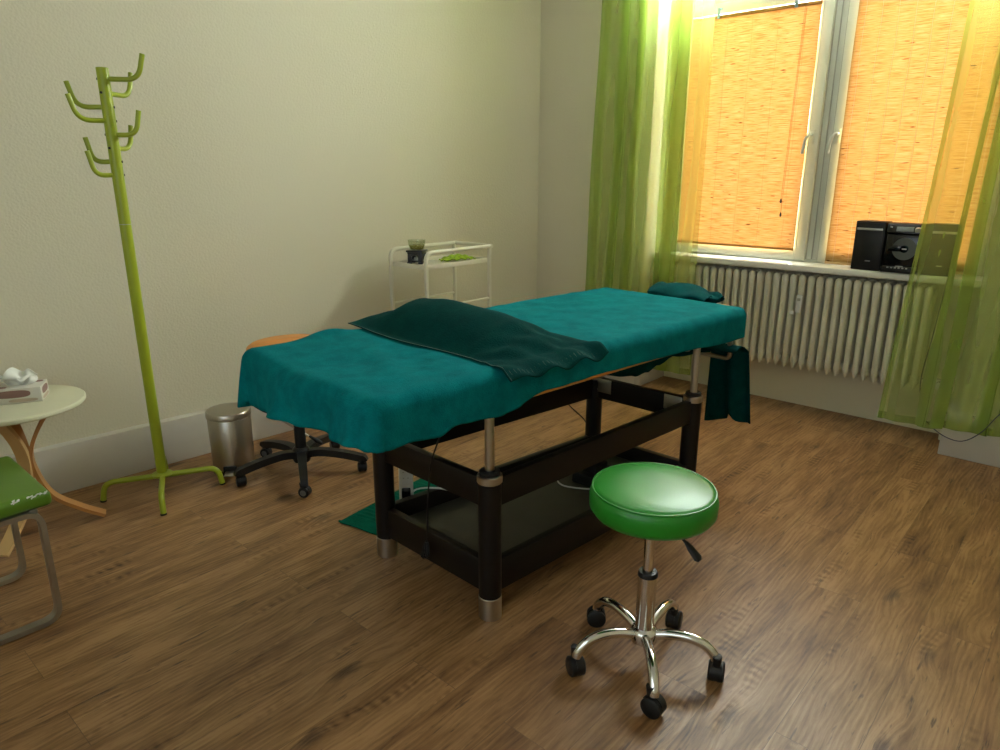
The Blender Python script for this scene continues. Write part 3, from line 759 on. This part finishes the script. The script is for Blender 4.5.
# ------------------------------------------------------------------ green stool (foreground)
def caster(parent, x, y, ang, mat, r=.0245, w=.022, h=.062, rim=True):
    c = B(); d = V((math.cos(ang), math.sin(ang), 0)); s = V((-d.y, d.x, 0))
    p = V((x, y, r))
    for sg in (-1, 1):
        a = p+s*sg*.004; e = p+s*sg*(.004+w)
        bm_tube(c, [a, a+s*sg*.002, e-s*sg*.004, e], [r*.9, r, r, r*.82], 20)
    # hood over the wheels
    bm_tube(c, [p+s*-.006+V((0, 0, .002)), p+s*.006+V((0, 0, .002))], r*1.02, 16)
    bm_tube(c, [p+V((0, 0, .01))-d*.006, p+V((0, 0, h-.025))-d*.012, p+V((0, 0, h-r))-d*.016], [.012, .013, .010], 12)
    hood = obj('caster', c, mat, parent)
    if rim:
        for sg in (-1, 1):
            c = B(); e = p+s*sg*(.0042+w); bm_tube(c, [e-s*sg*.001, e+s*sg*.0015], [r*.62, r*.52], 18); obj('wheel_cap', c, M['rubber'], hood)
    return hood
st = thing('swivel_stool', 'round green vinyl swivel stool on chrome castor base', 'stool', (2.371, -2.434, 0))
sr = .173; zt = .580
b = B(); bm_lathe(b, [(0, zt-.085), (sr-.035, zt-.085), (sr-.008, zt-.078), (sr+.003, zt-.062), (sr+.004, zt-.030), (sr-.001, zt-.012), (sr-.008, zt-.004), (sr-.020, zt), (sr*.5, zt+.003), (0, zt+.004)], seg=64)
stt = obj('seat', b, M['green_vinyl'], st, 60)
b = B(); n = 64; bm_tube(b, [V(((sr-.004)*math.cos(2*PI*k/n), (sr-.004)*math.sin(2*PI*k/n), zt-.0055)) for k in range(n+1)], .0028, 6, caps=False); obj('piping', b, M['green_vinyl'], stt)
b = B(); cyl(b, (0, 0, 0), .075, zt-.097, zt-.083, 32); bm_box(b, (0, 0, zt-.105), (.07, .09, .03), bevel=.005); obj('seat_plate', b, M['black_plastic'], st)
b = B(); cyl(b, (0, 0, 0), .0150, .29, zt-.095, 24); obj('gas_piston', b, M['chrome'], st)
b = B(); cyl(b, (0, 0, 0), .0275, .095, .300, 28, .003); lc = obj('column', b, M['chrome'], st)
b = B(); bm_lathe(b, [(.0155, .312), (.026, .311), (.029, .305), (.029, .297), (.0155, .296)], seg=28); obj('column_ring', b, M['black_plastic'], lc)
b = B(); bm_lathe(b, [(0, .074), (.030, .074), (.040, .082), (.0415, .110), (.036, .119), (.028, .126), (0, .126)], seg=32); obj('hub', b, M['chrome'], st)
b = B(); lv = V((.112, -.002, 0)); lz = zt-.108
bm_tube(b, [V((.02, .01, lz)), lv*.80+V((0, 0, lz-.012)), lv*.98+V((0, 0, lz-.028))], .0042, 8); lvr = obj('lever', b, M['black_plastic'], st)
b = B(); bm_tube(b, [lv*.97+V((0, 0, lz-.026)), lv*1.1+V((0, 0, lz-.038)), lv*1.32+V((0, 0, lz-.060)), lv*1.38+V((0, 0, lz-.065))], [.006, .012, .015, .008], 12, .7); obj('lever_grip', b, M['black_plastic'], lvr)
for k in range(5):
    a = math.radians(-51.5+72*k); d = V((math.cos(a), math.sin(a), 0)); z = V((0, 0, 1))
    b = B(); bm_tube(b, bez([d*.028+z*.102, d*.075+z*.116, d*.13+z*.120, d*.175+z*.108, d*.205+z*.078, d*.211+z*.060], 7), .0150, 14); obj('leg', b, M['chrome'], st)
    caster(st, d.x*.213, d.y*.213, a+.9+.8*math.sin(k*2.1), M['black_plastic'], r=.030, w=.019, h=.082, rim=False)

# ------------------------------------------------------------------ black swivel stool behind the table
sb = thing('swivel_stool', 'swivel stool with round orange seat and black star base behind the table', 'stool', (.40, -2.33, 0))
b = B(); bm_lathe(b, [(0, .602), (.17, .602), (.195, .608), (.205, .622), (.203, .638), (.19, .648), (.1, .652), (0, .652)], seg=56); obj('seat', b, M['orange_vinyl'], sb)
b = B(); cyl(b, (0, 0, 0), .09, .585, .603); bm_box(b, (0, 0, .575), (.1, .1, .03), bevel=.006); obj('seat_plate', b, M['black_plastic'], sb)
b = B(); cyl(b, (0, 0, 0), .014, .3, .58, 20); obj('gas_piston', b, M['steel'], sb)
b = B(); cyl(b, (0, 0, 0), .027, .08, .33, 28, .003); obj('column', b, M['black_plastic'], sb)
b = B(); bm_lathe(b, [(0, .055), (.038, .055), (.043, .065), (.045, .105), (.036, .125), (.028, .13), (0, .13)], seg=28); obj('hub', b, M['black_plastic'], sb)
b = B(); bm_tube(b, [(-.075, -.135, .335), (.046, .060, .155)], .0045, 10); lvr = obj('lever', b, M['steel'], sb)
b = B(); bm_tube(b, [(-.095, -.165, .362), (-.075, -.135, .336), (-.06, -.115, .315)], [.012, .014, .006], 10, .8); obj('lever_grip', b, M['black_plastic'], lvr); b = B(); bm_tube(b, [(.028, .032, .182), (.046, .062, .153), (.058, .08, .137)], [.006, .015, .010], 12, .8); obj('lever_grip', b, M['black_plastic'], lvr)
for k in range(5):
    a = math.radians(-31+72*k); d = V((math.cos(a), math.sin(a), 0)); z = V((0, 0, 1))
    pts = [d*.03+z*.095, d*.10+z*.103, d*.20+z*.092, d*.28+z*.075, d*.302+z*.068, d*.308+z*.055]
    b = B(); bm_rectsweep(b, bez(pts, 5), [.044-.014*i/25 for i in range(26)], .034, up0=V((-d.y, d.x, 0)))
    bmesh.ops.bevel(b, geom=b.edges[:], offset=.006, segments=2, affect='EDGES') if False else None
    obj('leg', b, M['black_plastic'], sb, 50)
    caster(sb, d.x*.295, d.y*.295, a+1.1+.7*math.sin(k*1.7), M['black_plastic'], r=.025, w=.018, h=.068)

# ------------------------------------------------------------------ pedal bin
bn = thing('pedal_bin', 'small brushed steel pedal bin against the left wall', 'bin', (.113, -2.535, 0), math.radians(-38))
b = B(); bm_lathe(b, [(0, .004), (.096, .004), (.098, .012), (.101, .272), (.099, .275), (0, .275)], seg=48); obj('body', b, M['steel'], bn)
b = B(); bm_lathe(b, [(0, 0), (.100, 0), (.102, .004), (.102, .016), (.099, .018), (0, .018)], seg=48); obj('base_ring', b, M['black_plastic'], bn)
b = B(); bm_lathe(b, [(0, .277), (.102, .277), (.1055, .281), (.1055, .302), (.100, .309), (.05, .314), (0, .315)], seg=48); obj('lid', b, M['steel'], bn)
b = B(); bm_box(b, (.122, 0, .022), (.055, .045, .007), Matrix.Rotation(.12, 3, 'Y'), .003); obj('pedal', b, M['steel'], bn)
b = B(); bm_box(b, (.1005, 0, .032), (.012, .062, .034), bevel=.003); obj('pedal_slot', b, M['black_plastic'], bn)
b = B(); bm_box(b, (-.108, 0, .28), (.02, .05, .03), bevel=.004); obj('hinge', b, M['black_plastic'], bn)

# ------------------------------------------------------------------ coat rack
cr = thing('coat_rack', 'lime green metal coat rack with upturned hooks beside the left wall', 'coat rack', (.125, -2.885, 0))
b = B(); cyl(b, (0, 0, 0), .0225, .10, 1.806, 28, .0015); pole = obj('pole', b, M['lime_metal'], cr)
b = B(); cyl(b, (0, 0, 0), .0229, 1.208, 1.2105, 28, .0004); obj('joint_ring', b, M['silver'], pole)
b = B(); bm_lathe(b, [(0, .082), (.040, .082), (.044, .087), (.044, .092), (.03, .098), (0, .099)], seg=32); obj('base_disc', b, M['lime_metal'], cr)
nr = V((.937, -.349, 0)).normalized(); rg = V((.349, .937, 0)).normalized()
z = V((0, 0, 1))
for i, a0 in enumerate((-24.5, 60, 155.5, 246)):
    a = math.radians(a0); d = V((math.cos(a), math.sin(a), 0))
    b = B(); bm_tube(b, rounded([d*.01+z*.082, d*.235+z*.088, d*.25+z*.0], .055, 8), .0125, 14); lg = obj('leg', b, M['lime_metal'], cr)
    b = B(); bm_tube(b, [d*.249+z*.008, d*.25+z*0], .0135, 12); obj('foot_cap', b, M['black_plastic'], lg)
dirs = [rg*.92+nr*.39, rg*.64-nr*.77, -rg*.96-nr*.28, -rg*.94+nr*.30]
for k in range(8):
    d = dirs[k % 4].normalized(); zz = 1.765-k*.0515
    b = B()
    q = (1 if k < 4 else .72)*(.80 if k % 4 < 2 else .68)
    pts = rounded([d*.005+z*zz, d*(.165*q)+z*(zz-.002), d*(.190*q+.006)+z*(zz+.092)], .06*q+.015, 8)
    bm_tube(b, pts, .0095, 12); hk = obj('hook', b, M['lime_metal'], cr)
    b = B(); q = -d*.0225+z*zz; bm_tube(b, [q, q-d*.003], .005, 10); obj('bolt', b, M['black_plastic'], hk)

# ------------------------------------------------------------------ trolley
tr = thing('serving_trolley', 'white tubular metal trolley near the room corner', 'trolley', (0, 0, 0))
X0, X1, Y0, Y1 = .03, .335, -1.415, -.895
ZT, ZR = .905, .982
ww = M['trolley_white']
for x in (X0, X1):
    b = B(); bm_tube(b, rounded([(x, Y0, .07), (x, Y0, ZR), (x, Y1+.02, ZR)], .05, 8), .0125, 12); obj('side_frame', b, ww, tr)
    b = B(); bm_tube(b, [(x, Y1, .07), (x, Y1, ZR-.008)], .0125, 12); obj('leg', b, ww, tr)
b = B(); bm_tube(b, rounded([(X0, Y1+.012, ZR), (X1+.012, Y1+.012, ZR)], .01), .0125, 12); obj('end_rail', b, ww, tr)
def tray(z, nm):
    b = B(); bm_box(b, ((X0+X1)/2, (Y0+Y1)/2, z-.012), (X1-X0-.012, Y1-Y0-.012, .004))
    for x in (X0+.008, X1-.008): bm_box(b, (x, (Y0+Y1)/2, z-.006), (.007, Y1-Y0-.01, .026), bevel=.002)
    for y in (Y0+.008, Y1-.008): bm_box(b, ((X0+X1)/2, y, z-.006), (X1-X0-.01, .007, .026), bevel=.002)
    obj(nm, b, ww, tr)
tray(ZT, 'top_tray'); tray(.40, 'lower_tray')
for x in (X0, X1):
    b = B(); bm_tube(b, [(x, Y0, .665), (x, Y1, .665)], .008, 10); obj('cross_rail', b, ww, tr)
for x in (X0, X1):
    for y in (Y0, Y1):
        b = B(); bm_tube(b, [(x-.012, y, .03), (x-.008, y, .03), (x+.008, y, .03), (x+.012, y, .03)], [.026, .03, .03, .026], 18); bm_tube(b, [(x, y, .03), (x, y, .075)], .008, 8); obj('caster', b, M['black_plastic'], tr)
# aroma burner: pierced black base, candle, glass bowl with oil
cx, cy = .112, -1.282
zb = ZT-.0095
ob = thing('oil_burner', 'black ceramic oil burner on the trolley tray', 'oil burner', (cx, cy, zb), math.radians(28)); ob.scale = (1.08, 1.08, 1.0)
b = B()
hw = .040
bm_box(b, (0, 0, .074), (.094, .094, .012), bevel=.003); bm_box(b, (0, 0, .064), (.082, .082, .010), bevel=.002)
for sx in (-1, 1):
    for sy in (-1, 1):
        bm_box(b, (sx*.030, sy*.030, .036), (.020, .020, .056), bevel=.002); bm_box(b, (sx*.032, sy*.032, .006), (.024, .024, .012), bevel=.003)
# arched side panels
for ang in range(4):
    rot = Matrix.Rotation(ang*PI/2, 3, 'Z')
    for k in range(8):
        t0 = PI*k/8; t1 = PI*(k+1)/8
        xa, xb = -.02*math.cos(t0), -.02*math.cos(t1); za = .036+.016*math.sin((t0+t1)/2)
        bm_box(b, rot @ V(((xa+xb)/2, -.0375, (za+.060)/2)), (abs(xb-xa)+.0005, .005, max(.004, .060-za)), rot)
bm_box(b, (0, 0, .016), (.076, .076, .006), bevel=.001)
obj('stand', b, M['ceramic_black'], ob)
b = B(); cyl(b, (cx, cy, zb), .019, .0192, .034, 20); tag(obj('tealight', b, M['white_plastic']), 'white tealight inside the black oil burner', 'candle')
gb = thing('glass_bowl', 'small glass bowl of yellow oil on the black burner', 'bowl', (cx, cy, zb+.0795)); gb.scale = (1.12, 1.12, 1.05)
b = B(); bm_lathe(b, [(0, .001), (.030, .001), (.037, .006), (.0435, .028), (.046, .046), (.047, .055), (.045, .055), (.044, .046), (.0415, .028), (.035, .008), (.028, .004), (0, .004)], seg=36); obj('bowl', b, M['bowl_glass'], gb)
b = B(); bm_lathe(b, [(0, .0045), (.027, .0045), (.0345, .0085), (.0400, .025), (.0402, .027), (0, .027)], seg=36); obj('oil', b, M['oil'], gb)
b = B()
def leaf(u, v):
    y = -1.135+u*.215; x = .195+ (v-.5)*.135*math.sin(PI*min(1, max(.02, u*.9+.05)))**.6+.10*(u-.5)*.6
    return (x, y, ZT-.0095+.006+.028*math.sin(u*PI)*math.cos((v-.5)*2.6)+.004*math.sin(u*30+v*9))
bm_grid(b, leaf, 26, 12, .004)
gc = obj('folded_cloth', b, M['green_cloth'], None, 60); tag(gc, 'bright green striped folded cloth lying in the trolley tray', 'cloth')
b = B()
for k in range(6):
    pts = [V(leaf(.12+.13*k+.05*q/5, .05+.9*q/5))+V((0, 0, .0012)) for q in range(6)]; bm_tube(b, pts, .0028, 5)
obj('dark_stripe', b, M['dark_stripe'], gc)

# ------------------------------------------------------------------ round side table and tissue box
rt2 = thing('round_table', 'small round cream topped side table with bentwood legs', 'side table', (.10, -3.38, 0))
rz = .552; rr_ = .240
b = B(); bm_lathe(b, [(0, rz-.020), (rr_-.006, rz-.020), (rr_, rz-.014), (rr_, rz-.004), (rr_-.004, rz), (0, rz)], seg=64); obj('table_top', b, M['cream'], rt2)
for a0 in (69, -48, 190):
    a = math.radians(a0); d = V((math.cos(a), math.sin(a), 0)); s = V((-d.y, d.x, 0))
    pts = bez([d*.135+z*(rz-.022), d*.080+z*.47, d*.028+z*.37, d*.018+z*.28, d*.060+z*.15, d*.15+z*.07, d*.235+z*.016], 8)
    b = B(); bm_rectsweep(b, pts, .050, .014, up0=s); obj('leg', b, M['wood'] if a0 > 0 else M['beech_light'], rt2, 30)
b = B(); bm_lathe(b, [(0, .31), (.016, .31), (.016, .34), (0, .34)], seg=24); obj('centre_block', b, M['wood'], rt2)
tb = thing('tissue_box', 'mauve and white patterned tissue box on the round side table', 'tissue box', (.072, -3.350, rz), math.radians(62)); tb.scale = (1.1, 1.1, 1.15)
b = B(); bm_box(b, (0, 0, .026), (.155, .105, .052), bevel=.002); obj('box', b, M['card'], tb)
b = B()
def oval(cx_, cz_, rx, rz_2, face):
    n = 28; pts = []
    for k in range(n):
        t = 2*PI*k/n; x = cx_+rx*math.copysign(abs(math.cos(t))**.7, math.cos(t)); q = cz_+rz_2*math.copysign(abs(math.sin(t))**.7, math.sin(t))
        if face == 'f': pts.append(V((x, -.0531, q)))
        if face == 't': pts.append(V((x, q, .0526)))
        if face == 's': pts.append(V((.0781, x, q)))
    return pts
for face, cx_, cz_, rx, rq in (('f', -.01, .033, .055, .013), ('s', 0, .033, .038, .013), ('t', -.05, -.03, .02, .014), ('t', .05, .03, .02, .014)):
    b.faces.new([b.verts.new(p) for p in oval(cx_, cz_, rx, rq, face)])
obj('printed_ovals', b, M['card_mauve'], tb, 0)
b = B(); 
for face, cx_, cz_, rx, rq in (('f', .02, .010, .045, .006), ('s', .0, .010, .04, .006)): b.faces.new([b.verts.new(p) for p in oval(cx_, cz_, rx, rq, face)])
obj('beige_print', b, M['card_beige'], tb, 0)
b = B()
def tis(u, v):
    a = (u-.5); k = v
    return (a*.12*(.5+.7*k)+.012*math.sin(k*5), (.012*math.sin(u*13)+.02*math.sin(k*4+u*5))*(.3+k), .050+.055*k*(1-.5*abs(a)*1.2)+.010*math.sin(u*17)*k)
bm_grid(b, tis, 30, 14, .0015)
def tis2(u, v):
    a = (u-.5); return (a*.09*(.5+.9*v)-.01, -.02*v+.015*math.sin(u*11+v*3)*v, .050+.032*math.sin(v*2.2)+.006*math.sin(u*15)*v)
bm_grid(b, tis2, 26, 12, .0015)
obj('tissue', b, M['tissue'], tb, 60)

# ------------------------------------------------------------------ green cantilever chair at the left edge
ch = thing('cantilever_chair', 'green vinyl chair with flat steel sled legs at left edge', 'chair', (0, 0, 0))
sx0, sx1, sy0, sy1 = .405, .845, -3.93, -3.490
b = B()
def seatf(u, v):
    x = sx0+(sx1-sx0)*u; y = sy0+(sy1-sy0)*v
    return (x, y, .452+.008*math.sin(u*PI)*math.sin(v*PI))
bm_box(b, ((sx0+sx1)/2, (sy0+sy1)/2, .430), (sx1-sx0, sy1-sy0, .05), bevel=.016, seg=4)
obj('seat', b, M['green_chair'], ch)
b = B(); bm_box(b, ((sx0+sx1)/2, sy0-.035, .74), (.44, .03, .30), Matrix.Rotation(math.radians(8), 3, 'X'), .012, 3); obj('backrest', b, M['green_chair'], ch)
for x in (.455, .835):
    b = B(); pts = rounded([(x, sy0-.06, .86), (x, sy0-.005, .40), (x, -3.55, .402), (x, -3.548, .40), (x, -3.562, .012), (x, -4.0, .012)], .055, 10)
    pts = rounded([(x, sy0-.06, .86), (x, sy0-.01, .395), (x, -3.53, .397), (x, -3.532, .013), (x, -4.0, .013)], .05, 10)
    bm_rectsweep(b, pts, .034, .016, up0=(1, 0, 0)); obj('side_frame', b, M['dull_steel'], ch, 50)
b = B(); bm_beam(b, (.455, -3.99, .013), (.835, -3.99, .013), .024, .014); bm_beam(b, (.455, -3.545, .397), (.835, -3.545, .397), .024, .014); obj('cross_bar', b, M['dull_steel'], ch)
b = B()
rnd = random.Random(4)
for k in range(22):
    y = sy1-.012-rnd.random()*.10; g = rnd.random()
    bm_box(b, (sx1-.0075+.006*g, y, .4535-.006*g), (.003, .004+rnd.random()*.007, .003), Matrix.Rotation(rnd.random(), 3, 'X'))
obj('worn_spots', b, M['white_plastic'], ch, 0, )

# ------------------------------------------------------------------ mini stereo on the sill
SZ = .896
def speaker(x0, x1, label, yaw):
    t = thing('loudspeaker', label, 'loudspeaker', ((x0+x1)/2, .212, SZ), yaw, 'speakers of the mini stereo')
    w = x1-x0
    b = B(); bm_box(b, (0, 0, .132), (w, .105, .262), bevel=.005); obj('cabinet', b, M['black_plastic'], t)
    b = B(); bm_box(b, (0, -.0545, .130), (w-.010, .006, .250), bevel=.003); obj('grille', b, M['black_plastic'], t)
    b = B(); bm_box(b, (0, -.058, .222), (w-.022, .004, .012), bevel=.001); obj('silver_strip', b, M['silver'], t)
    b = B(); bm_box(b, (.01, -.058, .052), (.026, .002, .006)); obj('badge', b, M['silver'], t)
    b = B()
    for sx in (-1, 1):
        for sy in (-1, 1):
            b = B(); cyl(b, (sx*w*.35, sy*.035, 0), .008, 0, .003, 10, .0005); obj('foot', b, M['rubber'], t)
speaker(2.100, 2.252, 'black loudspeaker standing left of the CD unit', math.radians(-4))
speaker(2.432, 2.582, 'black loudspeaker right of the CD unit behind the curtain', math.radians(5))
sm = thing('cd_player', 'black upright mini stereo with round CD window on the sill', 'stereo', (2.340, .212, SZ))
b = B(); bm_box(b, (0, .006, .133), (.172, .100, .25), bevel=.006); obj('cabinet', b, M['black_plastic'], sm)
b = B(); bm_box(b, (0, -.052, .120), (.160, .012, .165), bevel=.006); obj('cd_door', b, M['black_gloss'], sm)
b = B(); n = 40
def ring(bm, c, r0, r1, y, th=.002):
    vs = []
    for rr in (r0, r1):
        vs.append([bm.verts.new(V((c[0]+rr*math.cos(2*PI*k/n), y, c[1]+rr*math.sin(2*PI*k/n)))) for k in range(n)])
    w2 = [[bm.verts.new(v.co+V((0, th, 0))) for v in r_] for r_ in vs]
    for k in range(n):
        k2 = (k+1) % n
        bm.faces.new((vs[0][k], vs[0][k2], vs[1][k2], vs[1][k])); bm.faces.new((vs[1][k], vs[1][k2], w2[1][k2], w2[1][k])); bm.faces.new((vs[0][k], w2[0][k], w2[0][k2], vs[0][k2]))
ring(b, (.012, .128), .018, .058, -.0595); obj('cd_window', b, M['cd_grey'], sm, 30)
b = B(); bm_box(b, (-.022, -.0605, .128), (.085, .003, .030), bevel=.001); cyl(b, (0, 0, 0), .001, 0, .001, 8, .0001)
bm_tube(b, [(.012, -.062, .128), (.012, -.058, .128)], .020, 24); obj('clamp_arm', b, M['black_gloss'], sm)
b = B(); bm_box(b, (.012, -.063, .128), (.022, .002, .007)); obj('badge', b, M['silver'], sm)
b = B(); bm_box(b, (0, -.045, .228), (.168, .03, .05), Matrix.Rotation(math.radians(-22), 3, 'X'), .004); obj('top_panel', b, M['black_gloss'], sm)
b = B(); bm_box(b, (.002, -.060, .230), (.082, .003, .026), Matrix.Rotation(math.radians(-22), 3, 'X'), .001); obj('display', b, M['lcd'], sm)
b = B(); bm_tube(b, [(.064, -.058, .228), (.064, -.069, .224)], [.017, .015], 20); obj('volume_knob', b, M['silver'], sm)
b = B()
for k in range(2):
    b = B(); bm_box(b, (-.064, -.060, .222+.017*k), (.012, .004, .006), Matrix.Rotation(math.radians(-22), 3, 'X'), .001); obj('button', b, M['silver'], sm)
for k in range(6):
    b = B(); bm_box(b, (-.05+k*.018, -.079, .029), (.010, .004, .007), bevel=.001); obj('button', b, M['silver'], sm)
b = B(); bm_box(b, (0, -.055, .018), (.17, .05, .030), bevel=.005); obj('control_ledge', b, M['black_plastic'], sm)
b = B(); bm_lathe(b, [(0, 0), (.015, 0), (.015, .004), (0, .005)], (0, -.062, .0335), 20, 1.2, .8); obj('ledge_button', b, M['silver'], sm)

# dark blue cord looping below the right curtain
b = B(); bm_tube(b, bez([(2.58, .10, .90), (2.56, .10, .60), (2.55, .05, .35), (2.60, -.01, .20), (2.64, -.06, .168), (2.72, -.10, .135), (2.80, -.115, .135), (2.87, -.11, .20), (2.93, -.105, .31), (3.05, -.10, .45), (3.18, -.05, .60)], 8), .0025, 8)
tag(obj('blue_cord', b, M['blue_cord']), 'thin dark blue cord looping below the right curtain', 'cord')

# ------------------------------------------------------------------ light
w = bpy.data.worlds.new('sky'); S.world = w; w.use_nodes = True
bg = w.node_tree.nodes['Background']; bg.inputs[0].default_value = (.80, .90, 1.0, 1); bg.inputs[1].default_value = 2.0
def area(name, loc, rot, size, power, color):
    l = bpy.data.lights.new(name, 'AREA'); l.shape = 'RECTANGLE'; l.size, l.size_y = size; l.energy = power; l.color = color
    o = bpy.data.objects.new(name, l); COL.objects.link(o); o.location = loc; o.rotation_euler = rot; return o
# bright overcast sky outside the window
area('daylight', (1.8, 1.1, 2.25), (math.radians(-90), 0, 0), (3.4, 3.2), 3000, (.92, .965, 1.0))
area('fill_rear', (2.6, -6.1, 1.9), (math.radians(90), 0, 0), (3.2, 2.4), 20, (1.0, .97, .92))  # added fill lamp behind the camera, shining through the made-up window

# ------------------------------------------------------------------ camera
cam = bpy.data.cameras.new('camera'); co = bpy.data.objects.new('camera', cam); COL.objects.link(co)
cam.sensor_fit = 'HORIZONTAL'; cam.sensor_width = 36; cam.lens = 36*694.6/1000; cam.clip_start = .05
co.location = (3.229, -4.038, 1.42)
pitch = math.atan(204/694.6)
d = V((-.666*math.cos(pitch), .746*math.cos(pitch), -math.sin(pitch)))
co.rotation_euler = d.to_track_quat('-Z', 'Y').to_euler()
S.camera = co
S.view_settings.view_transform = 'Standard'; S.view_settings.look = 'None'; S.view_settings.gamma = 1; S.view_settings.use_curve_mapping = False
S.view_settings.exposure = -0.12
